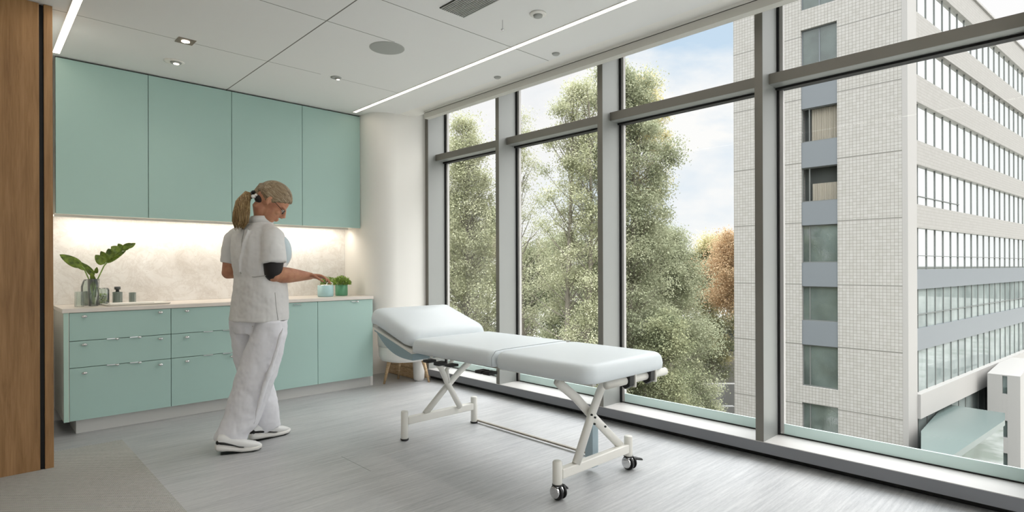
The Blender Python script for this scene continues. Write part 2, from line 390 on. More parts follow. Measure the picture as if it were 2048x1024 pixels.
# ------------------------------------------------------------------ cabinets
FY = 5.2
def knob(x, z, parent, y=FY, kind='knob'):
    if kind == 'knob':
        b = MB(); b.tube([(x, y, z), (x, y-.016, z)], .006, 10); b.ball((x+.006, y-.024, z), (.019, .012, .011)); b.build('knob', 'chrome', parent, smooth=True)
    else:
        B(x-.036, x+.036, y-.014, y+.002, z-.005, z+.001).build('edge_pull', 'chrome', parent)
        if kind == 'pullk': MB().ball((x+.028, y-.016, z-.006), (.014, .010, .009)).build('pull_tip', 'chrome', parent, smooth=True)
def drawer(x0, x1, z0, z1, T, knobs=(), pulls=()):
    g = .002
    d = B(x0+g, x1-g, FY, FY+.019, z0+g, z1-g).build('drawer', 'teal', T, bevel=.0012)
    for kx, kz in knobs: knob(kx, kz, d)
    for kx, kz, kk in pulls: knob(kx, kz, d, kind=kk)
ZT = .895; ZB = .105
def unit(x0, x1, label, drawers=None, door=None, left=False):
    T = thing('base_cabinet', ((x0+x1)/2, FY+.3, ZB), label, 'cabinet', 'teal base cabinets')
    B(x0+.0005, x1-.0005, FY+.021, YB+.019, ZB, ZT).build('carcass', 'gap', T)
    if left:
        B(x0-.03, x0, FY+.001, YB+.019, ZB, ZT).build('side_panel', 'cab_side', T)
        B(x0-.031, x0-.003, FY, FY+.019, ZB, ZT).build('filler_strip', plain('pale_teal_edge', 'b5d2c6', .4), T)
    if drawers:
        for a in drawers: drawer(x0, x1, *a, T=T) if False else drawer(x0, x1, a[0], a[1], T, a[2], a[3])
    if door:
        d = B(x0+.002, x1-.002, FY, FY+.019, ZB+.002, ZT-.002).build('door', 'teal', T, bevel=.0012)
        knob(door[0], door[1], d, kind=door[2])
unit(.53, 1.18, 'wide teal base unit of three drawers at the left end', drawers=[
    (.105, .492, [(.612, .452), (1.096, .455)], []),
    (.492, .688, [(.612, .660), (1.096, .660)], [(.79, .494, 'pullk'), (.935, .494, 'pullk')]),
    (.688, .895, [(.612, .866), (1.096, .868)], [(.79, .69, 'pullk'), (.935, .69, 'pullk')])], left=True)
unit(1.18, 1.82, 'teal drawer unit right behind the nurse, second from the left', drawers=[
    (.105, .492, [(1.284, .46), (1.63, .46)], []),
    (.492, .688, [(1.284, .655)], [(1.45, .494, 'pull'), (1.60, .494, 'pull')]),
    (.688, .895, [(1.284, .868)], [(1.45, .69, 'pull'), (1.60, .69, 'pull')])])
unit(1.82, 2.41, 'teal base cabinet with a single door between nurse and end cabinet', door=(2.21, .878, 'pull'))
unit(2.41, 2.998, 'teal base cabinet with a single door at the right end', door=(2.79, .882, 'pullk'))
struct(B(.575, 2.998, FY+.06, FY+.4, 0, ZB).build('baseboard_cabinet', 'plinth'))
B(.49, 2.999, FY-.012, YB+.018, ZT+.001, .926).build('worktop', 'counter', bevel=.002, origin=(1.7, 5.5, .91), label='long pale stone worktop over the teal base cabinets', cat='worktop')
struct(B(.47, 2.999, YB, YB+.02, .927, 1.70).build('wall_splashback', 'marble'))
UY = 5.45
ux = [(.478, 1.077, 'teal wall cabinet at the left end, beside the oak wall'), (1.077, 1.723, 'teal wall cabinet, second from the left'), (1.723, 2.373, "teal wall cabinet directly above the nurse's head"), (2.373, 2.998, 'teal wall cabinet at the right end against the white column')]
for x0, x1, lb in ux:
    T = thing('wall_cabinet', ((x0+x1)/2, UY+.17, 1.63), lb, 'cabinet', 'teal wall cabinets')
    B(x0+.001, x1-.001, UY+.021, YB, 1.635, 2.81).build('carcass', 'cab_side', T)
    B(x0+.002, x1-.002, UY, UY+.019, 1.632, 2.806).build('door', 'teal', T, bevel=.0012)
    B(x0, x1, UY+.0195, UY+.0205, 1.64, 2.815).build('shadow_gap', 'gap', T)
T = thing('under_cabinet_light', (1.73, 5.62, 1.63), 'warm light strip under the teal wall cabinets', 'light strip')
B(.48, 2.93, 5.60, 5.625, 1.622, 1.6349).build('diffuser', 'led', T)
B(.48, 2.93, 5.592, 5.599, 1.618, 1.6349).build('channel', 'white_paint', T)
lamp('under_cabinet_lamp', 'AREA', (1.73, 5.64, 1.615), (math.radians(18), 0, 0), LEDW, 'fff6ea', shape='RECTANGLE', size=2.4, size_y=.03)
# ------------------------------------------------------------------ treatment couch
T = thing('treatment_couch', (2.52, 2.7, 0), 'pale blue padded treatment couch on a white crossed-leg frame, head end raised', 'treatment couch')
BX0, BX1 = 2.17, 2.88
def pad(y0, y1, z0, z1, r, name, tilt=None, par=None, round_y=(1, 1)):
    """upholstered slab: rounded outline, softly rolled upper edge"""
    w_, d_ = BX1-BX0, y1-y0; cx, cy = (BX0+BX1)/2, (y0+y1)/2; rings = []
    h = z1-z0
    prof = [(0.010, z0), (0.0, z0+.008), (-.003, z0+h*.35), (.0, z0+h*.55), (.006, z0+h*.75), (.018, z0+h*.9), (.036, z0+h*.975), (.06, z1)]
    for ins, z in prof:
        o_ = rrect(w_-2*ins, d_-2*ins*.8, max(.012, r-ins*.6), 6, cx, cy)
        rings.append([Vector((a, b, z)) for a, b in o_])
    # crown
    for k in (.55, .2):
        o_ = rrect((w_-.12)*k, (d_-.1)*k, max(.006, (r-.03)*k), 6, cx, cy); rings.append([Vector((a, b, z1+.006*(1-k))) for a, b in o_])
    if tilt: rings = [[tilt(p) for p in q] for q in rings]
    return MB().loft(rings).build(name, 'vinyl', par or T, smooth=True)
pd = pad(1.735, 2.440, .640, .735, .075, 'foot_cushion')
MB().tube([(BX0-.001, 2.441, .65), (BX0-.0005, 2.441, .70), (BX0+.03, 2.441, .733), (BX0+.1, 2.441, .738), (BX1-.1, 2.441, .738), (BX1-.03, 2.441, .733), (BX1+.0005, 2.441, .70)], .0022, 8).build('piping', plain('seam_grey', 'a3abad', .6), pd)
pad(2.442, 3.275, .640, .735, .05, 'seat_cushion')
# raised head pad, slightly domed
def tilt(p):
    s = (p.y-3.28)/.55; s = max(0, min(1.2, s))
    s0 = min(1, s); lift = .155*(.45*s + .55*s0*s0*(3-2*s0)) - .055*max(0, s-.72)**2*12*.5 + .03*s*(1-s)
    return Vector((p.x, p.y - .02*s, p.z + .012 + lift*.98))
def headpad():
    cx = (BX0+BX1)/2; d0, d1 = 3.28, 3.86; rings = []
    prof = [(.012, .655), (.0, .664), (-.004, .695), (.0, .715), (.008, .737), (.02, .752), (.04, .762), (.07, .766)]
    for ins, z in prof:
        out = []
        for a, b in rrect(BX1-BX0-2*ins, d1-d0-2*ins*.8, .085-ins*.5, 8, cx, (d0+d1)/2): out.append(Vector((a, b, z)))
        rings.append(out)
    n = len(rings[0]); b = MB()
    rr = [[p.copy() for p in q] for q in rings]
    b.loft([[tilt(p) for p in q] for q in rr[::1]], cap=False)
    # grid caps so that the pad can bend
    for q, up in ((rr[-1], 1), (rr[0], 0)):
        ys = [p.y for p in q]; ya, yb = min(ys), max(ys); xs = [p.x for p in q]; xa, xb = min(xs), max(xs); G = []
        c0 = Vector(((xa+xb)/2, (ya+yb)/2, q[0].z))
        prev = q
        for k in (.85, .7, .5, .3, .1):
            cur = [c0 + (p-c0)*k + Vector((0, 0, .004*(1-k) if up else 0)) for p in q]
            b.loft([[tilt(p) for p in prev], [tilt(p) for p in cur]], cap=False); prev = cur
        b.add([tilt(p) for p in prev], [tuple(range(len(prev)))])
    return b
hp = headpad(); o = hp.build('head_cushion', 'vinyl', T, smooth=True, weld=True)
# head support frame: curved grey-blue panel with a white upper rail
def side(x0, x1, mat, name, up0, up1, low):
    n = 14; top = []; bot = []
    for i in range(n+1):
        s = i/n; yy = 3.26 + .50*s
        zt = .650 + .130*s
        top.append((yy, zt + up1)); 
        zb = .585 + .19*s**2.8
        bot.append((yy, (zt+up0) if low is None else min(zb, zt+up1-.012)))
    ring = top + bot[::-1]
    return MB().loft([[(x, a, b) for a, b in ring] for x in (x0, x1)]).build(name, mat, T)
side(BX0+.01, BX1-.01, 'vinyl_dark', 'head_support', 0, -.022, 1)
side(BX0+.004, BX1-.004, 'steel_white', 'head_rail', -.020, -.004, None)
# under frame
b = B(BX0+.11, BX0+.145, 1.80, 3.28, .610, .638).box(BX1-.145, BX1-.11, 1.80, 3.28, .610, .638)
for yy in (1.86, 2.44, 3.0, 3.24): b.box(BX0+.146, BX1-.146, yy, yy+.035, .612, .636)
b.build('under_frame', plain('pale_frame', 'cfcdc4', .4), T, bevel=.003)
for k, (yy, h) in enumerate(((3.14, .03), (3.02, .035), (2.90, .028), (2.60, .03), (2.53, .03))):
    B(BX0+.03, BX0+.10, yy-.03, yy+.03, .600-h+.012, .6005).build('bracket', 'black', T, bevel=.004)
# foot end tube with two dark clamps
MB().tube([(2.36, 1.775, .612), (2.92, 1.775, .612)], [(.022, .020)]*2, 20).build('end_rail', 'steel_white', T, smooth=True)
for x in (2.545, 2.742):
    c_ = MB(); 
    c_.loft([[(x+q, a_, b_) for a_, b_ in ((1.742, .655), (1.806, .655), (1.806, .585), (1.776, .565), (1.745, .585))] for q in (-.022, .022)]).build('clamp', 'black', T, bevel=.006)
    B(x+.023, x+.034, 1.738, 1.808, .575, .658).build('clamp_collar', 'steel_white', T, bevel=.004)
# base: two H frames, posts, crossed legs
def base(y, castors, tops, zt=.205):
    for sx, x in ((-1, 2.225), (1, 2.862)):
        z0 = .085 if castors else .012
        MB().lathe([(.024, z0), (.0255, z0+.003), (.0255, zt-.006), (.021, zt)], (x, y, 0), 24).build('post', 'steel_white', T, smooth=True)
        if castors:
            cs = MB().lathe([(.028, .078), (.028, .085)], (x, y, 0), 20).build('castor', 'black', T, smooth=True)
            MB().tube([(x-.028, y, .045), (x-.012, y, .045)], .031, 24).tube([(x+.006, y, .045), (x+.022, y, .045)], .031, 24).lathe([(.016, .05), (.024, .078)], (x, y, 0), 16).build('castor_housing', 'chrome', cs, smooth=False, bevel=.004)
            MB().tube([(x-.0115, y, .0415), (x+.0055, y, .0415)], .0405, 28).tube([(x+.0225, y, .0415), (x+.032, y, .0415)], .0405, 28).build('wheel', 'black', cs, bevel=.003)
            p = [(x+.028, y-.0, .062), (x+.06, y-.015, .058), (x+.095, y-.03, .048)] if sx > 0 else [(x+.025, y, .066), (x+.045, y-.006, .064), (x+.062, y-.012, .05)]
            MB().tube(p, [(.012, .016), (.009, .018), (.006, .014)], 12).build('brake_pedal', 'black', cs, smooth=True)
        else:
            MB().lathe([(.026, .001), (.029, .004), (.029, .012)], (x, y, 0), 20).build('foot', 'black', T, smooth=True)
    B(2.245, 2.842, y-.022, y+.022, .108, .160).build('base_bar', 'steel_white', T, bevel=.006)
base(1.99, True, None); base(3.43, False, None)
def leg(pts, w_, h_, name='crossed_leg'):
    MB().tube(pts, [(w_, h_)]*len(pts), 4 if False else 16, ref=(0, 1, 0)).build(name, 'steel_white', T, smooth=True)
leg([(2.37, 1.985, .155), (2.52, 1.985, .42), (2.60, 1.985, .54), (2.64, 1.965, .612)], .021, .026)
leg([(2.80, 2.005, .155), (2.60, 2.03, .34), (2.42, 2.03, .50), (2.30, 2.03, .585), (2.27, 2.03, .612)], .019, .026)
leg([(2.40, 3.43, .155), (2.58, 3.43, .31), (2.72, 3.43, .42), (2.86, 3.40, .53), (2.88-.05, 3.30, .61)], .020, .024)
leg([(2.70, 3.40, .155), (2.58, 3.40, .36), (2.50, 3.37, .48), (2.38, 3.30, .58), (2.33, 3.26, .61)], .018, .022)
MB().tube([(2.585, 3.39, .36), (2.56, 3.38, .46), (2.57, 3.27, .605)], .014, 12).build('strut', 'steel_white', T, smooth=True)
for (x, y, z) in ((2.475, 1.962, .405), (2.505, 1.962, .385), (2.50, 1.962, .35), (2.645, 1.998, .30)):
    MB().tube([(x, y+.002, z), (x, y-.006, z)], .006, 10).build('bolt', 'gap', T)
MB().bar((2.885, 3.45, .018), (2.885, 2.3, .018), .018, .012).build('floor_rail', plain('grey_rail', 'a39d90', .5), T)
MB().lathe([(.018, .002), (.016, .02), (.006, .034)], (2.885, 3.46, 0), 16).build('rail_foot', 'grille', T, smooth=True)
B(2.66, 2.715, 2.10, 2.16, .03, .30).build('lift_column', plain('pale_blue_column', 'a9bcc4', .35), T, bevel=.004)
# ------------------------------------------------------------------ things behind the couch head
T = thing('tub_chair', (3.33, 5.08, 0), 'white tub chair on tapered wooden legs, half hidden behind the couch head', 'chair')
prof = []
b = MB(); cx, cy = 3.31, 5.09
sec = [(.20, .25), (.245, .262), (.265, .30), (.272, .36), (.27, .40), (.255, .425)]
b.lathe([(r, z) for r, z in sec], (cx, cy, 0), 40).build('seat', 'white_shell', T, smooth=True)
rings = []
for i in range(17):
    a = math.radians(15 + 150*i/16 + 0)   # back rest on the far side, wrapping towards the cabinets
    a += math.radians(60); h = .22*math.sin(PI*i/16)**.6 + .012
    ca, sa = math.cos(a), math.sin(a)
    rings.append([(cx+ca*.235, cy+sa*.235, .405), (cx+ca*.275, cy+sa*.275, .405), (cx+ca*.285, cy+sa*.285, .41+h*.6), (cx+ca*.275, cy+sa*.275, .41+h), (cx+ca*.25, cy+sa*.25, .41+h), (cx+ca*.245, cy+sa*.245, .41+h*.5)])
b = MB().loft(rings).build('backrest', 'white_shell', T, smooth=True)
for (x, y) in ((3.14, 5.225), (3.53, 4.97), (3.40, 5.36)):
    tx, ty = cx+(x-cx)*.72, cy+(y-cy)*.72
    MB().tube([(x, y, .0), (tx, ty, .27)], [.011, .022], 14).build('leg', 'beech', T, smooth=True)
T = thing('wooden_box', (3.66, 5.45, 0), 'low light wood drawer box on the floor behind the white tub chair', 'box')
B(3.515, 3.84, 5.19, 5.76, .0, .235).build('body', 'beech', T, bevel=.003)
B(3.503, 3.514, 5.20, 5.755, .012, .112).build('lower_front', 'beech', T, bevel=.002)
B(3.503, 3.514, 5.20, 5.755, .118, .226).build('upper_front', 'beech', T, bevel=.002)
T = thing('waste_bin', (3.50, 5.10, 0), 'small white rounded bin on the floor at the end of the wooden box', 'bin')
MB().lathe([(.045, .001), (.058, .03), (.066, .24), (.062, .25)], (3.50, 5.115, 0), 28).build('bin_body', 'white_shell', T, smooth=True)
MB().lathe([(.060, .2505), (.060, .256), (.03, .262)], (3.50, 5.115, 0), 28).build('lid', 'cab_side', T, smooth=True)
# ------------------------------------------------------------------ on the worktop
ZW = .9265
def leafmat(name, a, b_, rough=.35):
    m = N(name).p(a, rough, spec=.4); n_ = m.noise(m.coord(), 25, 4); m.col(m.ramp(n_, [(.35, a), (.65, b_)]))
    return m.m
M['leaf'] = leafmat('glossy_leaf', '3f5218', '7f9436'); M['stem'] = leafmat('stem', '6d8a3a', '8aa552'); M['herb'] = leafmat('herb_leaf', '4b6b22', '9ab84a', .6)
def wp(px, py, dy=0): return at_y(px, py+7, 5.45+dy)
vx = at_y(187, 600, 5.45).x
T = thing('glass_vase', (vx, 5.45, ZW), 'tall clear glass vase on the worktop holding the two large green leaves', 'vase')
def hollow(rs, c, n=28, wall=.003):
    """open vessel with a real wall: outer profile then inner profile"""
    pr = rs + [(max(.002, r-wall), z) for r, z in rs[::-1]]; pr[-1] = (pr[-1][0], pr[-1][1]+wall)
    return MB().lathe(pr, c, n, cap=True)
hollow([(.030, ZW), (.034, ZW+.004), (.036, ZW+.1), (.040, ZW+.21)], (vx, 5.45, 0)).build('vessel', 'clear', T, smooth=True)
MB().lathe([(.030, ZW+.006), (.032, ZW+.10)], (vx, 5.45, 0)).build('water', 'clear', T, smooth=True)
def lobe(b, base, tip, wdt, nrm, curl=.0):
    base, tip = Vector(base), Vector(tip); ax = tip-base; L = ax.length; ax.normalize(); nv = Vector(nrm).normalized(); sd = ax.cross(nv).normalized(); nv = sd.cross(ax)
    n = 10; top = []
    for i in range(n+1):
        s = i/n; wd = wdt*math.sin(PI*min(1, s**.72*.99+.012))**.65 if s < 1 else .0005
        c_ = base + ax*L*s + nv*(-curl*s*s)
        top.append([c_ + sd*wd + nv*wd*.18, c_ + sd*wd*.5 + nv*.002, c_ - nv*.001, c_ - sd*wd*.5 + nv*.002, c_ - sd*wd + nv*wd*.18])
    m_ = len(top[0]); vs = [p for r in top for p in r]; vs2 = [p - nv*.0012 for p in vs]; k = len(vs)
    fs = []
    for i in range(n):
        for j in range(m_-1):
            q = (i*m_+j, i*m_+j+1, (i+1)*m_+j+1, (i+1)*m_+j); fs.append(q); fs.append(tuple(k+a for a in q[::-1]))
    for i in range(n):
        for j in (0, m_-1): fs.append((i*m_+j, (i+1)*m_+j, k+(i+1)*m_+j, k+i*m_+j))
    b.add(vs+vs2, fs)
stemb = Vector((vx, 5.45, ZW+.012))
def plant(name, label, stem_px, spine_px, lobes, blade=None):
    T = thing(name, stemb, label, 'leaf', 'leaves in the glass vase')
    sp = [stemb] + [wp(*q) for q in stem_px]
    MB().tube(sp, [.0045]*len(sp), 8).build('stem', 'stem', T, smooth=True)
    s2 = [wp(*q) for q in spine_px]
    b = MB(); b.tube(s2, [.004 - .003*i/(len(s2)-1) for i in range(len(s2))], 8)
    for (bx, tp, w_, cv) in lobes: lobe(b, wp(*bx), wp(*tp), w_, (-.35, -1, .3), cv)
    b.build('leaf_blade', 'leaf', T, smooth=True)
plant('large_leaf', 'large lobed green leaf arching up to the right out of the vase', [(189, 575), (195, 552), (208, 525), (215, 517)], [(215, 517), (232, 500), (250, 490), (268, 482)],
      [((209, 521, 0), (191, 503, -.01), .034, .01), ((216, 517, .01), (202, 496, -.02), .030, .01), ((226, 508, 0), (216, 490, .01), .034, .01), ((228, 505, 0), (246, 491, .01), .020, 0), ((238, 497, 0), (222, 486, -.03), .034, .0),
       ((246, 493, .01), (236, 480, .0), .022, 0), ((247, 492, 0), (262, 479, -.02), .026, 0), ((244, 494, 0), (264, 484, .01), .016, 0), ((254, 489, 0), (271, 479, .02), .020, 0), ((214, 519, 0), (252, 492, .03), .020, .02)])
plant('large_leaf', 'large green leaf leaning low to the left out of the vase', [(184, 575), (178, 552), (168, 530), (163, 525)], [(188, 540), (172, 525), (150, 512), (122, 503)],
      [((163, 526, 0), (120, 502, -.03), .036, .01), ((176, 532, 0), (140, 513, .0), .026, .0), ((188, 545, .01), (168, 520, .02), .022, 0), ((192, 540, 0), (194, 527, -.02), .014, 0), ((189, 560, 0), (182, 538, -.03), .018, 0)])
plant('large_leaf', 'short broad leaf inside the glass vase, pointing down', [(190, 590)], [(190, 588), (193, 560)], [((190, 588, 0), (194, 553, .0), .022, 0), ((188, 583, 0), (184, 553, .01), .016, 0)])
def ribbed(x, y, r, h, label, cat='glass', mat='clear', nm='ribbed_tumbler', grp=None, r2=None):
    b = MB(); n = 48; prof = [(r*.94, ZW+.0005), (r, ZW+.006), ((r2 or r), ZW+h)]; inn = [((r2 or r)-.003, ZW+h), (r-.003, ZW+.012)]
    rings = []
    for rr, z in prof: rings.append([Vector((x+(rr*(1+.035*(j % 2)))*math.cos(2*PI*j/n), y+(rr*(1+.035*(j % 2)))*math.sin(2*PI*j/n), z)) for j in range(n)])
    for rr, z in inn: rings.append([Vector((x+rr*math.cos(2*PI*j/n), y+rr*math.sin(2*PI*j/n), z)) for j in range(n)])
    return b.loft(rings).build(nm, mat, origin=(x, y, ZW), label=label, cat=cat)
def wx(px, Y): return at_y(px, 600, Y).x
ribbed(wx(159, 5.42), 5.42, .030, .115, 'squat ribbed glass left of the leaf vase', r2=.028)
T = thing('glass_bottle', (wx(176, 5.58), 5.58, ZW), 'wide shouldered clear bottle standing behind the leaf vase', 'bottle')
hollow([(.042, ZW), (.046, ZW+.006), (.046, ZW+.15), (.034, ZW+.19), (.026, ZW+.205)], (wx(176, 5.58), 5.58, 0)).build('bottle_body', 'clear', T, smooth=True)
MB().lathe([(.041, ZW+.007), (.041, ZW+.11)], (wx(176, 5.58), 5.58, 0)).build('grey_liquid', 'smoke', T, smooth=True)
x_ = wx(206, 5.56)
T = thing('glass_jar', (x_, 5.56, ZW), 'clear jar with green sprigs in it, right of the leaf vase', 'jar')
hollow([(.040, ZW), (.043, ZW+.005), (.043, ZW+.12), (.036, ZW+.135)], (x_, 5.56, 0)).build('jar_body', 'clear', T, smooth=True)
b = MB()
for i in range(160):
    a, r, z = rnd.uniform(0, 2*PI), .034*math.sqrt(rnd.random()), ZW+.012+rnd.random()*.075
    p = Vector((x_+r*math.cos(a), 5.56+r*math.sin(a), z)); q = p+Vector((rnd.uniform(-1, 1), rnd.uniform(-1, 1), rnd.uniform(-.5, 1))).normalized()*.011
    lobe(b, p, q, .004, (rnd.random(), rnd.random(), 1))
b.build('sprigs', 'herb', T)
x_ = wx(235, 5.56)
T = thing('glass_flask', (x_, 5.56, ZW), 'ribbed grey glass flask with a dark stopper, between jar and small tumbler', 'flask')
ribbed(x_, 5.56, .033, .100, None, None, 'smoke', 'flask_body'); o = C.objects[-1] if False else bpy.context.scene.objects[-1]
o = [q for q in bpy.data.objects if q.name.startswith('flask_body')][0]; o.parent = T; o.location = (0, 0, 0)
MB().lathe([(.013, ZW+.1), (.012, ZW+.118), (.022, ZW+.120), (.022, ZW+.142), (.019, ZW+.143)], (x_, 5.56, 0)).build('stopper', plain('dark_stopper', '4d5150', .4), T, smooth=True)
ribbed(wx(265, 5.58), 5.58, .024, .092, 'small ribbed grey tumbler behind the white tray', mat='smoke')
T = thing('flat_tray', (.985, 5.42, ZW), 'flat white tray lying on the worktop right of the glassware', 'tray')
xs = (.765, 1.205)
rings = []
for z, g in ((ZW+.0005, .008), (ZW+.012, 0), (ZW+.014, .006), (ZW+.007, .014)):
    rings.append([(a, b, z) for a, b in rrect(xs[1]-xs[0]-2*g, .26-2*g, .02, 4, sum(xs)/2, 5.42)])
MB().loft(rings).build('tray_body', 'steel_white', T, smooth=False)
B(.80, 1.10, 5.36, 5.47, ZW+.0085, ZW+.018).build('folded_cloth', 'white_paint', T, bevel=.003)
# pots at the right
def pot(x, y, r, h, mat, label, nm, rim=None):
    T = thing(nm, (x, y, ZW), label, 'plant pot')
    MB().lathe([(r*.93, ZW+.0005), (r, ZW+.008), (r, ZW+h), (r-.006, ZW+h+.002), (r-.007, ZW+h-.012), (r*.3, ZW+h-.013)], (x, y, 0), 40).build('pot_body', mat, T, smooth=True)
    return T
px_ = at_y(651, 580, 5.44).x
T1 = pot(px_, 5.44, .077, .112, plain('pale_blue_ceramic', 'a9cdd0', .25), 'pale blue ceramic pot with a small ring handle, left of the green one', 'ceramic_pot')
MB().tube([(px_+.025+.032*math.cos(a*PI/8), 5.40, ZW+.128+.016*math.sin(a*PI/8)) for a in range(17)], .0045, 10).build('ring_handle', 'white_shell', T1, smooth=True)
MB().lathe([(.066, ZW+.112), (.064, ZW+.118), (.02, ZW+.121)], (px_, 5.44, 0), 32).build('inner_dish', 'chrome', T1, smooth=True)
gx_ = at_y(683, 580, 5.50).x
T2 = pot(gx_, 5.50, .062, .112, plain('green_ceramic', '5f9c78', .3), 'green ceramic pot planted with a bushy herb', 'ceramic_pot')
b = MB(); rr = random.Random(3)
for i in range(1500):
    a, q = rr.uniform(0, 2*PI), math.sqrt(rr.random()); z = rr.random()
    R_ = .078*q*(0.75+.5*math.sin(PI*min(1, .25+z*.75))); ht = .012+z*(.092-.035*q*q)
    if rr.random() < .07: ht += .015
    p = Vector((gx_+R_*math.cos(a), 5.50+R_*math.sin(a), ZW+.10+ht)); d_ = Vector((math.cos(a)*q+rr.uniform(-.8, .8), math.sin(a)*q+rr.uniform(-.8, .8), rr.uniform(-.2, 1))).normalized()
    lo = .011+rr.random()*.006; sd = d_.orthogonal().normalized()*lo*.36
    b.add([p, p+d_*lo*.5+sd, p+d_*lo, p+d_*lo*.5-sd], [(0, 1, 2, 3)])
b.build('herb_foliage', 'herb', T2, recalc=False)
b = MB()
for i in range(40):
    a, q = rr.uniform(0, 2*PI), .05*math.sqrt(rr.random()); b.tube([(gx_+q*math.cos(a), 5.5+q*math.sin(a), ZW+.099), (gx_+q*1.3*math.cos(a), 5.5+q*1.3*math.sin(a), ZW+.16)], .001, 5)
b.build('herb_stems', 'stem', T2)
b = MB(); T3 = thing('ceramic_pot_herb', (0, 0, 0)) if False else None
x3 = at_y(657, 560, 5.66).x
T3 = pot(x3, 5.68, .05, .105, 'white_paint', 'small pot of bushy herb hidden behind the pale blue pot', 'herb_pot')
b = MB()
for i in range(900):
    a, q = rr.uniform(0, 2*PI), math.sqrt(rr.random()); z = rr.random(); R_ = .07*q; ht = .012+z*(.09-.03*q*q)
    p = Vector((x3+R_*math.cos(a), 5.68+R_*math.sin(a), ZW+.095+ht)); d_ = Vector((math.cos(a)*q+rr.uniform(-.8, .8), math.sin(a)*q+rr.uniform(-.8, .8), rr.uniform(-.2, 1))).normalized()
    lo = .011+rr.random()*.006; sd = d_.orthogonal().normalized()*lo*.36
    b.add([p, p+d_*lo*.5+sd, p+d_*lo, p+d_*lo*.5-sd], [(0, 1, 2, 3)])
b.build('herb_foliage', 'herb', T3, recalc=False)
# ------------------------------------------------------------------ the nurse
def cloth(name, base, dark, sc_=9):
    m = N(name).p(base, .75, spec=.15)
    a = m.noise(m.coord((1, 1, .3)), sc_, 1, .4, .6); f = m.noise(m.coord(), 900, 2)
    h = m.math('ADD', m.math('MULTIPLY', a, 1.0), m.math('MULTIPLY', f, .02)); m.bump(h, .35, .03); return m.m
M['tunic'] = cloth('white_tunic_cotton', 'dbdad8', 'c8c8c4'); M['trouser'] = cloth('white_trouser_cotton', 'e4e4e8', 'c8c8c4', 6)
m = N('skin').p('b07c5e', .5, spec=.3); n_ = m.noise(m.coord(), 18, 4); m.col(m.ramp(n_, [(.3, 'a8725a'), (.7, 'c28f70')]))
m.b.inputs['Subsurface Weight'].default_value = .08; m.b.inputs['Subsurface Radius'].default_value = (.01, .004, .002); M['skin'] = m.m
def hairmat(name, stops, vec):
    m = N(name).p('8a7358', .42, spec=.35); n_ = m.noise(m.coord(vec), 6, 5, .6, .3); m.col(m.ramp(n_, stops)); m.bump(n_, .5, .01); return m.m
D0 = 3.95
def P(px, py, d=D0): return at(px, py, d)
NB = thing('person', (P(515, 880, 3.95).x, P(515, 880, 3.95).y, 0), 'woman in white tunic and trousers with blonde ponytail, looking down at the teal cabinets', 'person')
rU = Vector((RX.x, RX.y, 0)).normalized(); fV = Vector((FW.x, FW.y, 0)).normalized(); ZU = Vector((0, 0, 1))
def loc(u, v, z): return rU*u + fV*v + ZU*z
bF = loc(.55, .83, 0).normalized(); bR = loc(.83, -.55, 0).normalized()
def ring(c, a, b, n=32, ax=bR, ay=bF, sq=2.3):
    out = []
    for j in range(n):
        t_ = 2*PI*j/n; co, si = math.cos(t_), math.sin(t_)
        out.append(c + ax*a*math.copysign(abs(co)**(2/sq), co) + ay*b*math.copysign(abs(si)**(2/sq), si))
    return out
def remesh(o, vox, it=4, fac=.5, disp=0):
    r = o.modifiers.new('remesh', 'REMESH'); r.mode = 'VOXEL'; r.voxel_size = vox; r.use_smooth_shade = True
    s = o.modifiers.new('smooth', 'SMOOTH'); s.factor = fac; s.iterations = it
    if disp:
        tx = bpy.data.textures.get('folds') or bpy.data.textures.new('folds', 'CLOUDS'); tx.noise_scale = .09; tx.noise_depth = 2
        d = o.modifiers.new('folds', 'DISPLACE'); d.texture = tx; d.strength = disp; d.mid_level = .5; d.texture_coords = 'LOCAL'
# head frame
HC = P(545, 404, 3.97)
F_ = loc(.70, .22, -.66).normalized(); R_h = F_.cross(ZU).normalized(); U_ = R_h.cross(F_).normalized()
AX = (F_, R_h, U_)
def hp_(f, r, u): return HC + F_*f + R_h*r + U_*u
body = MB()
K = 1.06
body.ball(hp_(-.012, 0, .022), (.105*K, .080*K, .098*K), 28, 18, AX)
body.ball(hp_(.040, 0, -.040), (.062*K, .060*K, .085*K), 24, 14, AX)
body.ball(hp_(.066, 0, -.112), (.030, .030, .024), 16, 10, AX)          # chin
body.ball(hp_(.05, 0, -.085), (.05, .050, .045), 16, 10, AX)             # jaw
body.tube([hp_(.100, 0, .012), hp_(.118, 0, -.022), hp_(.126, 0, -.036)], [.009, .013, .015], 12)    # nose
body.ball(hp_(.112, 0, -.040), (.014, .018, .011), 12, 8, AX)
body.ball(hp_(.104, 0, -.070), (.012, .022, .008), 12, 8, AX); body.ball(hp_(.101, 0, -.082), (.012, .020, .008), 12, 8, AX)   # lips
for s_ in (-1, 1):
    body.ball(hp_(.083, s_*.033, .016), (.020, .026, .009), 12, 8, AX)      # brow
    body.ball(hp_(.078, s_*.048, -.030), (.020, .018, .018), 12, 8, AX)     # cheek
    body.tube([hp_(-.004, s_*.083, .018), hp_(-.016, s_*.093, .012), hp_(-.020, s_*.096, -.008), hp_(-.010, s_*.091, -.030), hp_(.002, s_*.084, -.040)], [.008, .010, .010, .009, .008], 10)
    body.ball(hp_(-.004, s_*.084, -.008), (.012, .008, .026), 12, 8, AX)
# neck
NK = P(521, 446, 3.98)
body.tube([hp_(-.028, 0, -.02), hp_(-.03, 0, -.075), P(526, 432, 3.98), NK, P(516, 466, 3.98)], [.058, .058, .060, .066, .09], 20)
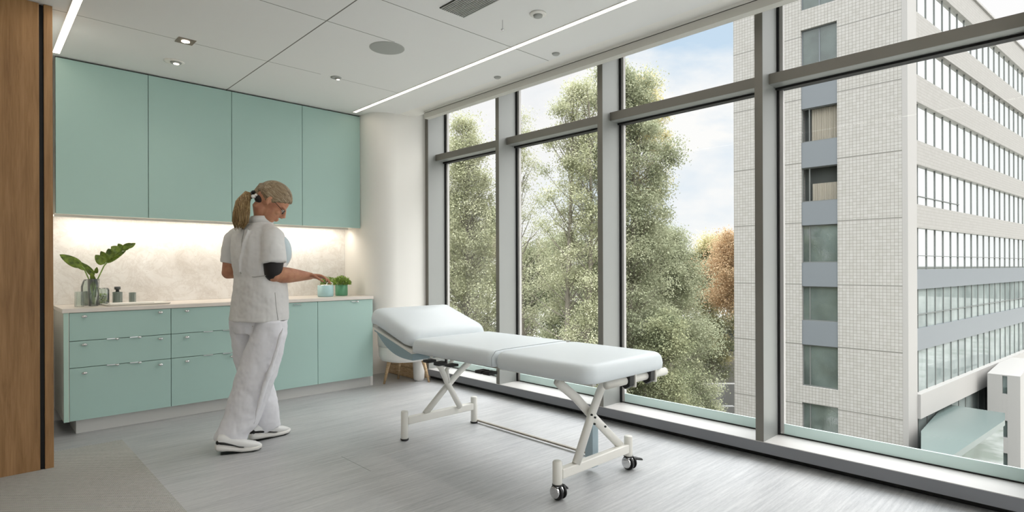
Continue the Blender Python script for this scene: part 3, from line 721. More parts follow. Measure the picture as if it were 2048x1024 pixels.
# torso core under the clothes
body.loft([ring(P(512, 470, 3.98), .15, .085), ring(P(514, 520, 3.97), .16, .11), ring(P(520, 600, 3.96), .15, .11)])
# right arm (towards the camera)
RS, RE, RWr = P(544, 478, 3.86), P(548, 549, 3.84), P(618, 552, 4.04)
body.tube([RS, (RS+RE)/2, RE + Vector((0, 0, .008))], [.058, .054, .047], 18)
body.ball(RE, .050, 18, 12)
ax_ = (RWr-RE)
body.tube([RE, RE+ax_*.18, RE+ax_*.42+Vector((0, 0, -.001)), RE+ax_*.7, RWr, RWr+ax_.normalized()*.02], [.045, .056, .053, .041, (.027, .031), (.024, .034)], 20)
def hand(W0, dirn, up, side, s=1.0, curl=.5, thumb=1):
    """palm, four unequal bent fingers and a thumb from the side of the palm"""
    d_ = dirn.normalized(); sd = side.normalized(); n_ = d_.cross(sd).normalized()
    if n_.dot(up) < 0: n_ = -n_
    b = MB()
    b.loft([[W0 + d_*t_*s + sd*(a*w_)*s + n_*(c*h_)*s for a, c in ((1, .35), (.6, 1), (-.6, 1), (-1, .35), (-1, -.35), (-.6, -1), (.6, -1), (1, -.35))] for t_, w_, h_ in ((-.015, .026, .018), (.015, .032, .017), (.05, .041, .015), (.085, .043, .013), (.098, .039, .010))])
    for k, (off, L, r) in enumerate(((-.031, .070, .0085), (-.0105, .080, .009), (.0105, .074, .0088), (.031, .058, .0078))):
        p0 = W0 + d_*.078*s + sd*off*s; a = curl*(.5 + .1*k); pts = [p0]; ang = a*.3; cur = p0
        for q in (.42, .32, .26):
            dd = (d_*math.cos(ang) - n_*math.sin(ang) + sd*off*.9).normalized(); cur = cur + dd*(L*q+.008)*s; pts.append(cur); ang += a
        b.tube(pts, [r*1.08*s, r*1.0*s, r*.92*s, r*.72*s], 10); b.ball(pts[-1], r*.74*s, 10, 6)
    tb = W0 + d_*.018*s - sd*.026*s*thumb
    tp = [tb, tb + (d_*.55 - sd*.62*thumb - n_*.25)*.040*s, tb + (d_*.85 - sd*.62*thumb - n_*.5)*.068*s, tb + (d_*1.1 - sd*.55*thumb - n_*.65)*.085*s]
    b.tube(tp, [.015*s, .012*s, .010*s, .008*s], 10); b.ball(tp[-1], .008*s, 10, 6)
    return b
hr = hand(RWr, loc(.96, .25, -.06), ZU, loc(.25, -.9, .25), .92, .75, -1)
body.add(hr.v, hr.f)
# left arm, mostly behind the body
LS, LE, LWr = P(466, 480, 4.10), P(457, 545, 4.10), P(560, 541, 4.30)
body.tube([LS, (LS+LE)/2, LE], [.055, .050, .045], 16); body.ball(LE, .046, 16, 10)
al = LWr-LE; body.tube([LE, LE+al*.25, LE+al*.6, LWr], [.043, .048, .038, .026], 16)
hl = hand(LWr, loc(.95, -.05, 0), ZU, loc(.1, .9, .3), .92, .8, 1); body.add(hl.v, hl.f)
# legs under the trousers so the figure is whole
body.tube([P(536, 640, 3.93), P(518, 745, 3.88), P(470, 872, 3.83)], [.085, .06, .045], 16)
body.tube([P(494, 640, 4.03), P(510, 745, 4.06), P(530, 850, 4.12)], [.085, .06, .045], 16)
body.loft([ring(P(520, 590, 3.96), .15, .11), ring(P(518, 650, 3.96), .16, .12)])
o = body.build('body', 'skin', NB, smooth=True); remesh(o, .0042, 4)
# eyes, glasses, lips
for s_ in (-1, 1):
    MB().ball(hp_(.094, s_*.032, -.002), (.012, .014, .009), 12, 8, AX).build('eye', plain('eye_white', 'd9d4cc', .2), NB, smooth=True)
    MB().tube([hp_(.104, s_*.033+.02*math.cos(a), -.006+.016*math.sin(a)) for a in [2*PI*i/16 for i in range(17)]], .0022, 6).build('glasses_rim', 'gap', NB)
    MB().tube([hp_(.104, s_*.053, -.002), hp_(.06, s_*.078, .004), hp_(-.002, s_*.091, .012)], .002, 6).build('glasses_temple', 'gap', NB)
# hair: cap drawn back to the tie
hair = MB(); n, mm = 64, 40; rings = []
for i in range(1, mm):
    th = PI*i/mm; rg = []
    for j in range(n):
        ph = 2*PI*j/n; f, r, u = math.sin(th)*math.cos(ph), math.sin(th)*math.sin(ph), -math.cos(th)
        pf, pr_, pu = f*.124-.012, r*.094, u*.116+.030
        lim = -.030 + (pf+.01)*(.95 if pf > -.01 else -.30)
        keep = pu > lim
        k = 1 + .018*math.sin(23*math.atan2(pr_, pu+.03) + 3*pf*20)*.5 if keep else .80
        rg.append(hp_(pf*k, pr_*k, pu*k if keep else max(pu, -.05)*.8))
    rings.append(rg)
hair.loft(rings)
hair.tube([hp_(-.035, 0, .030), hp_(-.070, 0, .026), hp_(-.105, 0, .016), P(507, 391, 3.93)], [(.092, .086), (.078, .074), (.050, .048), .020], 28)
m = N('greying_blonde_hair').p('8a7358', .4, spec=.4)
gm = m.n('ShaderNodeNewGeometry'); mp = m.n('ShaderNodeMapping'); m.l(gm.outputs['Position'], mp.inputs[0])
# strands run towards the hair tie: rotate so the long axis of the noise follows them
mp.vector_type = 'TEXTURE'; q_ = F_.to_track_quat('X', 'Z').to_euler(); mp.inputs['Rotation'].default_value = q_; mp.inputs['Scale'].default_value = (8, 1, 1)
n_ = m.noise(mp.outputs[0], 130, 4, .6, .4); n2 = m.noise(mp.outputs[0], 30, 3)
f = m.math('ADD', m.math('MULTIPLY', n_, .6), m.math('MULTIPLY', n2, .4))
m.col(m.ramp(f, [(.34, '54432f'), (.5, '8a765a'), (.62, 'ab9a80'), (.72, 'c5b9a6')])); m.bump(n_, .7, .006); M['hair'] = m.m
o = hair.build('hair', 'hair', NB, smooth=True); remesh(o, .004, 3)
# dark hair at the nape
TIE = P(506, 391, 3.93)
MB().ball(hp_(-.064, 0, -.040), (.046, .066, .036), 20, 12, AX).build('nape_hair', plain('dark_nape_hair', '231c1c', .6), NB, smooth=True)
# ponytail of strands
tail = MB(); rr = random.Random(5); M['tail'] = None
m = N('ponytail_hair').p('9a7d52', .4, spec=.4); n_ = m.noise(m.coord((1, 1, .12)), 140, 4, .6, .3); m.col(m.ramp(n_, [(.35, '5d4527'), (.5, '94784e'), (.66, 'bfa67a')])); m.bump(n_, .25, .004); M['tail'] = m.m
ctl = [P(506, 391, 3.93), P(495, 389, 3.91), P(486, 402, 3.89), P(483, 424, 3.87), P(481, 442, 3.865), P(480, 450, 3.865)]
tail.tube(ctl, [.016, .028, (.040, .036), (.040, .034), (.026, .022), (.006, .006)], 24)
for i in range(420):
    a = rr.uniform(0, 2*PI); q = rr.uniform(.7, 1.0); e = rr.uniform(.8, 1.02); pts = []
    for c_, R in zip(ctl, (.016, .030, .045, .053, .050, .040)):
        pts.append(c_ + (rU*math.cos(a) + fV*math.sin(a))*R*q + ZU*(-.01*rr.random()))
    pts[-1] = pts[-2] + (pts[-1]-pts[-2])*e*rr.uniform(-.6, 2.2)
    P2 = []
    for k in range(len(pts)-1):
        for s_ in (0, .5): P2.append(pts[k].lerp(pts[k+1], s_))
    P2.append(pts[-1]); tail.tube(P2, [.0019]*(len(P2)-1)+[.0006], 4)
tail.build('ponytail', 'tail', NB, smooth=True)
MB().tube([P(506, 391, 3.93)+F_*.0, P(500, 389, 3.92)], [.026, .026], 18).ball(P(507, 384, 3.90), (.014, .014, .012)).build('hair_tie', 'black', NB, smooth=True)
MB().ball(P(507, 393, 3.885), (.016, .012, .014)).ball(P(512, 390, 3.885), (.010, .010, .010)).build('white_bobble', 'white_shell', NB, smooth=True)
# tunic
tun = MB()
rg = []
for (px, py, d, a, b_) in ((524, 438, 3.98, .068, .062), (521, 446, 3.98, .088, .072), (514, 453, 3.98, .135, .085), (510, 462, 3.98, .185, .105), (511, 475, 3.98, .205, .120), (514, 495, 3.975, .208, .138), (517, 515, 3.975, .205, .150), (519, 535, 3.97, .200, .148), (521, 553, 3.97, .196, .142), (521, 570, 3.96, .202, .147), (520, 600, 3.96, .214, .156), (519, 622, 3.96, .220, .162), (518, 641, 3.96, .222, .164), (518, 639, 3.96, .205, .147), (518, 630, 3.96, .17, .12)):
    rg.append(ring(P(px, py, d), a, b_))
tun.loft(rg)
tun.tube([P(536, 462, 3.92), P(545, 474, 3.86), P(547, 500, 3.83), P(549, 526, 3.82), P(549, 525, 3.82)], [.060, .076, .080, (.084, .080), .06], 24)
tun.tube([P(482, 466, 4.04), P(467, 478, 4.09), P(461, 505, 4.10), P(458, 526, 4.10)], [.055, .066, .064, .058], 22)
tun.ball(P(553, 505, 4.05), (.10, .10, .13), 20, 14, (bR, bF, ZU))      # bust
for q, dd in ((((497, 455), (488, 485), (480, 520), (478, 545)), 3.835), (((500, 470), (497, 500), (500, 535)), 3.83), (((530, 490), (524, 520), (520, 545)), 3.80), (((475, 575), (470, 605), (468, 632)), 3.88), (((500, 565), (495, 600), (497, 632)), 3.82), (((530, 570), (535, 600), (538, 630)), 3.80)):
    tun.tube([P(a, b_, dd) for a, b_ in q], [.005]+[.013]*(len(q)-2)+[.005], 10)
o = tun.build('tunic', 'tunic', NB, smooth=True); remesh(o, .0065, 5, .5, .016)
# seams and collar
def line(pts, r, nm, mat): MB().tube(pts, r, 8).build(nm, mat, NB, smooth=True)
sm = plain('seam_shadow', 'a5a5a0', .8)
line([P(px, py, d) for px, py, d in ((470, 549, 4.0), (478, 551, 3.88), (492, 553, 3.83), (510, 554, 3.80), (526, 552, 3.79), (540, 549, 3.80))], .0028, 'waist_seam', sm)
line([P(px, py, d) for px, py, d in ((550, 585, 3.785), (552, 610, 3.778), (556, 640, 3.77))], .0022, 'side_slit', sm)
line([P(px, py, d) for px, py, d in ((491, 448, 3.89), (484, 480, 3.845), (480, 520, 3.84), (482, 548, 3.84))], .0024, 'back_seam', sm)
MB().loft([ring(P(525, 433, 3.98), .074, .070), ring(P(523, 438, 3.98), .079, .074), ring(P(521, 447, 3.98), .092, .078), ring(P(521, 447, 3.98), .075, .062), ring(P(525, 434, 3.98), .067, .062)]).build('collar', 'tunic', NB, smooth=True)
# light blue front panel seen at the chest
MB().ball(P(556, 503, 4.06), (.105, .085, .125), 20, 14, (bR, bF, ZU)).build('front_panel', plain('pale_blue_front', 'c2d1d6', .7), NB, smooth=True)
# black undersleeve
MB().tube([P(547, 512, 3.83), P(547, 528, 3.83), P(546, 542, 3.832), P(543, 553, 3.834), P(541, 560, 3.838)], [.062, (.064, .063), (.058, .059), (.046, .046), (.022, .022)], 24).build('undersleeve', plain('black_undersleeve', '141011', .6), NB, smooth=True)
# trousers
tr = MB()
def lr(px, py, d, a, b_): return ring(P(px, py, d), a, b_, 28, rU, fV, 2.1)
def lt_(px, py, d, a, b_, dy):
    c = P(px, py, d); return [p + ZU*((p-c).dot(rU)/a*dy/FPX*d) for p in lr(px, py, d, a, b_)]
tr.loft([lr(518, 596, 3.96, .17, .12), lr(519, 640, 3.96, .190, .14), lr(520, 665, 3.96, .165, .13)])
tr.loft([lr(545, 640, 3.90, .095, .115), lr(537, 670, 3.90, .118, .120), lr(527, 705, 3.89, .128, .120), lr(514, 745, 3.88, .132, .118), lr(502, 785, 3.87, .130, .112), lr(490, 820, 3.86, .128, .110), lr(477, 850, 3.84, .122, .110), lr(464, 868, 3.83, .112, .110), lt_(459, 884, 3.82, .094, .100, -11), lt_(460, 880, 3.82, .07, .08, -11)])
tr.loft([lr(492, 640, 4.02, .105, .12), lr(496, 680, 4.03, .105, .12), lr(502, 720, 4.04, .105, .115), lr(513, 765, 4.06, .108, .11), lr(524, 805, 4.08, .105, .105), lr(531, 840, 4.10, .100, .10), lr(532, 854, 4.12, .100, .10), lt_(531, 864, 4.12, .096, .095, 11), lt_(532, 860, 4.12, .07, .07, 11)])
for q in (((566, 655), (553, 700), (537, 750), (521, 800), (508, 850)), ((545, 690), (520, 730), (500, 770)), ((490, 760), (478, 810), (466, 850)), ((530, 760), (505, 800), (488, 830))):
    tr.tube([P(a, b_, 3.80 - .045*i/4) for i, (a, b_) in enumerate(q)], [.006]+[.017]*(len(q)-2)+[.006], 10)
o = tr.build('trousers', 'trouser', NB, smooth=True); remesh(o, .0075, 5, .5, .02)
0 and line([P(px, py, d) for px, py, d in ((572, 652, 3.80), (556, 690, 3.775), (535, 740, 3.755), (515, 790, 3.75), (500, 835, 3.74))], .0014, 'leg_seam', plain('pale_seam', 'c2c2c0', .8))
# shoes
def shoe(heel, toe, lift):
    a = Vector((heel.x, heel.y, 0)); b_ = Vector((toe.x, toe.y, 0)); ax = (b_-a); L = ax.length; ax.normalize(); sd = Vector((-ax.y, ax.x, 0))
    S = thing('shoe', a, None) ; S.parent = NB; S.location = a - NB.location
    def prof(tab, n=20):
        rings = []
        for t_, w_, z0, z1 in tab:
            c_ = a + ax*(t_*L)
            rings.append([c_ + sd*(w_*math.copysign(abs(math.cos(q))**.8, math.cos(q))) + ZU*((z0+z1)/2 + (z1-z0)/2*math.copysign(abs(math.sin(q))**.8, math.sin(q))) for q in [2*PI*j/n for j in range(n)]])
        return MB().loft(rings)
    h = lift + .010
    prof([(-.02, .012, .014+h, .040+h), (.02, .032, .004+h, .050+h), (.15, .040, .002+h*.8, .050+h*.8), (.35, .038, .003+h*.4, .046+h*.4), (.55, .044, .001, .040), (.75, .050, .001, .036), (.92, .042, .004, .036), (1.0, .018, .014, .034)]).build('sole', 'white_shell', S, smooth=True)
    prof([(.0, .020, .03+h, .075+h), (.06, .034, .03+h, .105+h), (.18, .038, .03+h, .112+h*.8), (.36, .038, .03+h*.4, .108), (.50, .041, .03, .092), (.68, .043, .025, .070), (.85, .040, .022, .058), (.95, .026, .022, .044), (.985, .010, .025, .036)]).build('upper', plain('white_shoe_knit', 'e4e4e2', .6, nz=.2, sc_=300), S, smooth=True)
    prof([(-.002, .020, .046+h, .070+h), (.03, .034, .044+h, .080+h), (.18, .0405, .043+h*.8, .074+h*.8), (.36, .0405, .040+h*.4, .060+h*.4), (.50, .0435, .036, .048), (.60, .045, .034, .040)]).build('black_stripe', 'black', S, smooth=True)
    prof([(.1, .030, .0005, .006), (.5, .040, .0003, .005), (.8, .046, .0003, .005), (.98, .02, .008, .014)]).build('outsole', 'gap', S, smooth=True)
shoe(P(432, 908, 3.715), P(524, 896, 3.832), .012)
shoe(P(501, 883, 3.985), P(579, 864, 4.215), .0)
# ------------------------------------------------------------------ outside
GZ = -11.0
def tile_mat(name, axis, c1='9d9b96', c2='95938d', grout='6f6c64', size=.15, joint=None):
    m = N(name).p(c1, .55, spec=.3); x, y, z = m.xyz(m.coord())[:3]
    h = x if axis == 'x' else y
    cb = m.n('ShaderNodeCombineXYZ'); m.l(h, cb.inputs[0]); m.l(z, cb.inputs[1])
    br = m.n('ShaderNodeTexBrick', offset=0.0); m.l(cb.outputs[0], br.inputs['Vector'])
    br.inputs['Scale'].default_value = 1; br.inputs['Brick Width'].default_value = size; br.inputs['Row Height'].default_value = size
    br.inputs['Mortar Size'].default_value = .008; br.inputs['Mortar Smooth'].default_value = .3; br.inputs['Bias'].default_value = 0
    br.inputs['Color1'].default_value = lin(c1); br.inputs['Color2'].default_value = lin(c2); br.inputs['Mortar'].default_value = lin(grout)
    col = br.outputs['Color']
    if joint:
        g = None
        for zz in joint:
            q = m.math('LESS_THAN', m.math('ABSOLUTE', m.math('SUBTRACT', z, zz)), .022); g = q if g is None else m.math('MAXIMUM', g, q)
        col = m.mix(g, col, '6b6964')
    m.col(col); return m.m
JZ = [9.5, 6.33, 3.35, .3, -2.67, -5.65, -8.6, 12.6]
M['tile'] = tile_mat('small_white_tiles', 'y', joint=JZ); M['tile_x'] = tile_mat('small_white_tiles_street_side', 'x', '8f8d88', '888681', '76736d')
M['render'] = plain('smooth_white_render', '918f8b', .6); M['bld_grey'] = plain('blue_grey_spandrel', '666b6e', .45, spec=.4)
M['mullion'] = plain('dark_window_mullion', '5f625f', .5)
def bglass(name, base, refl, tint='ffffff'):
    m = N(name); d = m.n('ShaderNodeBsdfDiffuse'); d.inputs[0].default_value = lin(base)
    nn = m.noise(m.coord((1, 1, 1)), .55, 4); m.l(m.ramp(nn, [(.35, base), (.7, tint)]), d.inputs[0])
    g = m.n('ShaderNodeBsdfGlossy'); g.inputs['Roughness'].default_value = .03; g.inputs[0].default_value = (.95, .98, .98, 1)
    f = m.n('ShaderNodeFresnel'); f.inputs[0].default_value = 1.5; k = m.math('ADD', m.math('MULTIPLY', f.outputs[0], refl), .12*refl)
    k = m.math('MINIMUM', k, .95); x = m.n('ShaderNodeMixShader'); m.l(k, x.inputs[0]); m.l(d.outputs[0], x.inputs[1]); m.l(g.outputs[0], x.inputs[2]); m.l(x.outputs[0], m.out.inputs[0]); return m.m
M['bglass_pale'] = bglass('street_side_glass_sky_glare', 'b9bbb6', 6.0, 'c6c7c2')  # pale base paints in the white sky mirrored by the upper windows
M['bglass'] = bglass('street_side_glass', '69716f', .35, '878f8c'); M['bglass1'] = bglass('near_side_glass', '454d4a', .8, '606b67')
M['curtain'] = plain('beige_curtain', 'a39d8f', .9)
bx = 30.0; BC = Vector((bx, 6.09, 0)); BD = Vector((math.sin(math.radians(95.5)), math.cos(math.radians(95.5)), 0)); BN = Vector((-BD.y, BD.x, 0))  # BN points into the building
if BN.y < 0: BN = -BN
OB = thing('office_building', (bx, 6.09, GZ), 'white tiled office block with dark ribbon windows across the street', 'building')
TOP = 15.9
B(bx, bx+.5, 10.531, 13.985, GZ, TOP).build('tiled_wall', 'tile', OB); B(bx, bx+.5, 6.30, 8.905, GZ, TOP).build('tiled_wall', 'tile', OB)
o = B(bx-.01, bx+.4, 6.088, 6.30, GZ, TOP).build('corner_wall', 'render', OB)
B(bx+.5, bx+1, 6.6, 13.985, GZ, TOP).box(bx+1, bx+24, 13.4, 13.985, GZ, TOP).build('core_wall', 'render', OB)
z = TOP
wins = [(13.90, 15.5), (10.17, 12.92), (7.33, 9.0), (4.37, 6.07), (1.37, 3.22), (-1.5, .2), (-4.74, -2.69), (-7.4, -5.57), (-10.4, -8.5)]
edges = [TOP] + [v for a in wins for v in (a[1], a[0])] + [GZ]
for k in range(0, len(edges), 2):
    hi, lo = edges[k], edges[k+1]
    grey = k in (4, 6, 8, 10, 12)
    B(bx+(.04 if grey else 0), bx+.5, 8.906, 10.530, lo, hi).build('spandrel' if grey else 'tiled_wall', 'bld_grey' if grey else 'tile', OB)
for k, (z0, z1) in enumerate(wins):
    f = B(bx+.14, bx+.2, 8.906, 8.95, z0, z1).box(bx+.14, bx+.2, 10.49, 10.53, z0, z1).box(bx+.14, bx+.2, 8.95, 10.49, z0, z0+.05).box(bx+.14, bx+.2, 8.95, 10.49, z1-.05, z1)
    ym = 9.72 if k < 2 else 10.19
    f.box(bx+.14, bx+.2, ym-.025, ym+.025, z0+.05, z1-.05); f = f.build('window', 'mullion' if k > 1 else 'bld_grey', OB)
    B(bx+.17, bx+.18, 8.95, 10.49, z0+.05, z1-.05).build('pane', 'bglass1' if k > 3 or k < 2 else 'pane', f)
    if 1 < k <= 3:
        n_ = 60; y0_, y1_ = 8.95, (10.15 if k == 2 else 10.12)
        q = MB(); q.loft([[(bx+.30+.03*math.sin(i*1.7), y0_+(y1_-y0_)*i/n_, zz) for i in range(n_+1)] + [(bx+.32+.03*math.sin(i*1.7), y0_+(y1_-y0_)*i/n_, zz) for i in range(n_, -1, -1)] for zz in (z0+.04, z1-.04 if k == 2 else z0+.9)]).build('curtain', 'curtain', f)
        B(bx+.45, bx+.49, 8.95, 10.49, z0, z1).build('dark_interior', plain('dark_room', '3c403d', .9), f)
# street side: flush bands, ribbon windows with a mullion every 1.24 m
SL = 27.0
def fb(s0, s1, z0, z1, d0, d1, name, mat, par):
    b = MB(); P0 = [BC + BD*s + BN*d for s, d in ((s0, d0), (s1, d0), (s1, d1), (s0, d1))]
    return b.loft([[Vector((p.x, p.y, z)) for p in P0] for z in (z0, z1)]).build(name, mat, par)
bands = [(12.75, 14.5), (9.90, 11.55), (6.91, 8.66), (4.0, 5.82), (1.03, 2.94), (-1.69, .12), (-4.63, -2.69), (-8.4, -5.74), (-10.9, -9.4)]
fb(0.02, 1.16, GZ, TOP, 0.0, .4, 'corner_pier', 'render', OB)
ed = [TOP] + [v for a in bands for v in (a[1], a[0])] + [GZ]
for k in range(0, len(ed), 2):
    hi, lo = ed[k], ed[k+1]
    if hi - lo < .05: continue
    grey = abs(lo-.12) < .01 or abs(hi+1.69) < .01
    wht = abs(hi+4.63) < .01
    fb(1.161, SL, lo, hi, .06 if grey else (-.12 if wht else 0), .4, 'spandrel_band' if grey else 'tiled_band', 'bld_grey' if grey else ('render' if wht else 'tile_x'), OB)
for bi, (z0, z1) in enumerate(bands):
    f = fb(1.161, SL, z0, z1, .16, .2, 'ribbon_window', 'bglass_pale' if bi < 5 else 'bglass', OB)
    k = 0; s = 1.72; rest = MB()
    while s < SL-.1:
        P0 = [BC + BD*(s+a) + BN*d for a, d in ((-.03, .125), (.03, .125), (.03, .1595), (-.03, .1595))]
        rr_ = [[Vector((p.x, p.y, z)) for p in P0] for z in (z0, z1)]
        if k < 11: MB().loft(rr_).build('mullion', 'mullion', f)
        else: rest.loft(rr_)
        s += 1.24; k += 1
    rest.build('mullion', 'mullion', f, kind='stuff')
    if bi in (4, 5, 3): fb(1.17, SL if bi > 3 else 8, z0+(.62 if bi != 3 else .4), z0+(.65 if bi != 3 else .43), .10, .158, 'rail', 'mullion', f)
fb(-.15, SL+.2, TOP, TOP+.12, -.08, .6, 'parapet', 'render', OB)
# lower wing and flat roofed annex on the street side
W2 = thing('side_wing', (46, 0, GZ), 'pale rendered side wing with narrow windows at the foot of the office block', 'building')
wx0 = 40.0
def wy(px): return at_x(px, 600, wx0).y
def wz(px, py): return at_x(px, py, wx0).z
ya, yb = wy(1974), wy(2040)
zt = wz(1990, 748)
segs = [(wy(2004), wy(2014))]
yl, yr = segs[0]
wl = [(wz(2009, 788), wz(2009, 752)), (wz(2009, 875), wz(2009, 841)), (wz(2009, 934), wz(2009, 906))]
B(wx0, wx0+.4, yl, ya, GZ, zt).box(wx0, wx0+.4, yb, yr, GZ, zt).build('wall', 'render', W2)
e_ = [zt] + [v for a in wl for v in (a[1], a[0])] + [GZ]
for k in range(0, len(e_), 2): B(wx0+.001, wx0+.4, yr+.001, yl-.001, e_[k+1], e_[k]).build('wall', 'render', W2)
for z0, z1 in wl:
    B(wx0+.15, wx0+.2, yr+.001, yl-.001, z0, z1).build('window', 'bglass1', W2)
B(wx0+.4, wx0+8, yb, ya, GZ, zt).build('wall', 'render', W2)
AN = thing('low_annex', (38, 2, GZ), 'low annex with a flat grey-green roof in front of the side wing', 'building')
ra = [at(1836, 870, 35), at(1889, 806, 38), at(2010, 824, 39), at(2010, 838, 36.5), at(1904, 905, 33.5), at(1836, 905, 33)]
rz = -5.95
def onz(px, py, z):
    r = RX*(px-1024)/FPX - UX*(py-HOR)/FPX + FW; return CAM + r*((z-CAMH)/r.z)
ra = [onz(px, py, rz) for px, py in ((1842, 905), (1842, 862), (1890, 808), (2010, 826), (2010, 840), (1904, 912))]
MB().loft([[Vector((p.x, p.y, rz+q)) for p in ra] for q in (-.25, 0)]).build('flat_roof', plain('grey_green_roof', '56625f', .25), AN)
c_ = sum(ra, Vector())/len(ra)
MB().loft([[Vector(((p.x-c_.x)*.96+c_.x, (p.y-c_.y)*.96+c_.y, q)) for p in ra] for q in (GZ, rz-.25)]).build('glazed_wall', 'bglass1', AN)
# ground and plaza
m = N('pale_paving').p('9a9892', .7); n_ = m.noise(m.coord(), .35, 6, .6); m.col(m.ramp(n_, [(.42, '74776b'), (.52, 'a09e99'), (.7, 'aeada9')])); M['paving'] = m.m
struct(B(6, 260, -160, 260, GZ-1, GZ).build('ground', 'paving'))
PV = thing('low_pavilion', (at_y(1450, 680, 30).x, 30, GZ), 'low flat roofed pavilion with white fascia beyond the trees', 'building')
p0 = at(1395, 690, 52); p1 = at(1475, 690, 50)
def slab(pa, pb, z0, z1, depth, name, mat, par):
    d_ = fV*depth; b = MB(); return b.loft([[Vector((q.x, q.y, z)) for q in (pa, pb, pb+d_, pa+d_)] for z in (z0, z1)]).build(name, mat, par)
zf = lambda py, d: CAMH - (py-HOR)/FPX*d
slab(at(1380, 690, 52), at(1500, 690, 52), zf(662, 52), zf(643, 52), 9, 'roof_fascia', 'cab_side', PV)
slab(at(1385, 690, 52.4), at(1500, 690, 52.4), zf(672, 52), zf(662, 52)-.01, 8, 'clerestory', 'bglass1', PV)
slab(at(1390, 690, 52.2), at(1500, 690, 52.2), zf(684, 52), zf(672, 52)-.01, 8.4, 'canopy', 'bld_grey', PV)
slab(at(1390, 690, 52.8), at(1500, 690, 52.8), zf(706, 52), zf(684, 52)-.01, 8, 'glazed_front', 'bglass1', PV)
slab(at(1385, 690, 52), at(1500, 690, 52), GZ, zf(706, 52)-.01, 9, 'plinth_wall', 'render', PV)
WL = thing('terrace_wall', (at(1440, 790, 40).x, at(1440, 790, 40).y, GZ), 'pale terrace with low walls between the trees and the office block', 'wall')
slab(at(1330, 800, 41), at(1478, 800, 41), GZ, zf(770, 41), .5, 'wall', 'render', WL)
slab(at(1440, 800, 38), at(1452, 800, 38), GZ, zf(775, 38), .5, 'pillar', 'render', WL)
slab(at(1330, 830, 36), at(1470, 830, 36), GZ, zf(815, 36), .4, 'wall', 'render', WL)
# ------------------------------------------------------------------ trees
def foliage(name, c1, c2, c3):
    m = N(name); d = m.n('ShaderNodeBsdfDiffuse'); tl = m.n('ShaderNodeBsdfTranslucent')
    n_ = m.noise(m.coord(), 1.3, 3); n2 = m.noise(m.coord(), 14, 2)
    f = m.math('ADD', m.math('MULTIPLY', n_, .55), m.math('MULTIPLY', n2, .45)); c = m.ramp(f, [(.36, c1), (.5, c2), (.64, c3)])
    m.l(c, d.inputs[0]); m.l(c, tl.inputs[0]); x = m.n('ShaderNodeMixShader'); x.inputs[0].default_value = .35
    m.l(d.outputs[0], x.inputs[1]); m.l(tl.outputs[0], x.inputs[2]); m.l(x.outputs[0], m.out.inputs[0]); return m.m
M['fol_light'] = foliage('light_green_foliage', '939676', 'abad8f', 'c9c8ae'); M['fol_mid'] = foliage('grey_green_foliage', '7f856c', '999d82', 'b4b59b')  # leaf colours lightened to paint in the haze over the trees
M['fol_dark'] = foliage('deep_green_foliage', '6c7359', '868a6d', 'a5a684'); M['fol_gold'] = foliage('yellowing_foliage', 'a3a078', 'bfb88f', 'd8cfae')
M['fol_rust'] = foliage('rust_foliage', 'a88d70', 'bda482', 'd3bf9f'); M['bark'] = plain('grey_bark', '7d776b', .9, nz=.3, sc_=8)
def leaves(b, c, r, n, size, R, zs=1.0):
    for _ in range(n):
        while True:
            x, y, z = R.uniform(-1, 1), R.uniform(-1, 1), R.uniform(-1, 1)
            if x*x+y*y+z*z < 1: break
        k = r*1.45*math.sqrt(R.random()); p = (c[0]+x*k, c[1]+y*k, c[2]+z*k*zs)
        s = size*R.uniform(.6, 1.3); th = R.uniform(0, 2*PI); ph = R.uniform(-1, 1); q = math.sqrt(1-ph*ph)
        dx, dy, dz = q*math.cos(th)*s, q*math.sin(th)*s, ph*s
        ux, uy = -math.sin(th)*s*.42, math.cos(th)*s*.42
        uz = R.uniform(-.4, .4)*s
        i = len(b.v)
        b.v += [p, (p[0]+dx*.5+ux, p[1]+dy*.5+uy, p[2]+dz*.5+uz), (p[0]+dx, p[1]+dy, p[2]+dz), (p[0]+dx*.5-ux, p[1]+dy*.5-uy, p[2]+dz*.5-uz)]
        b.f.append((i, i+1, i+2, i+3))
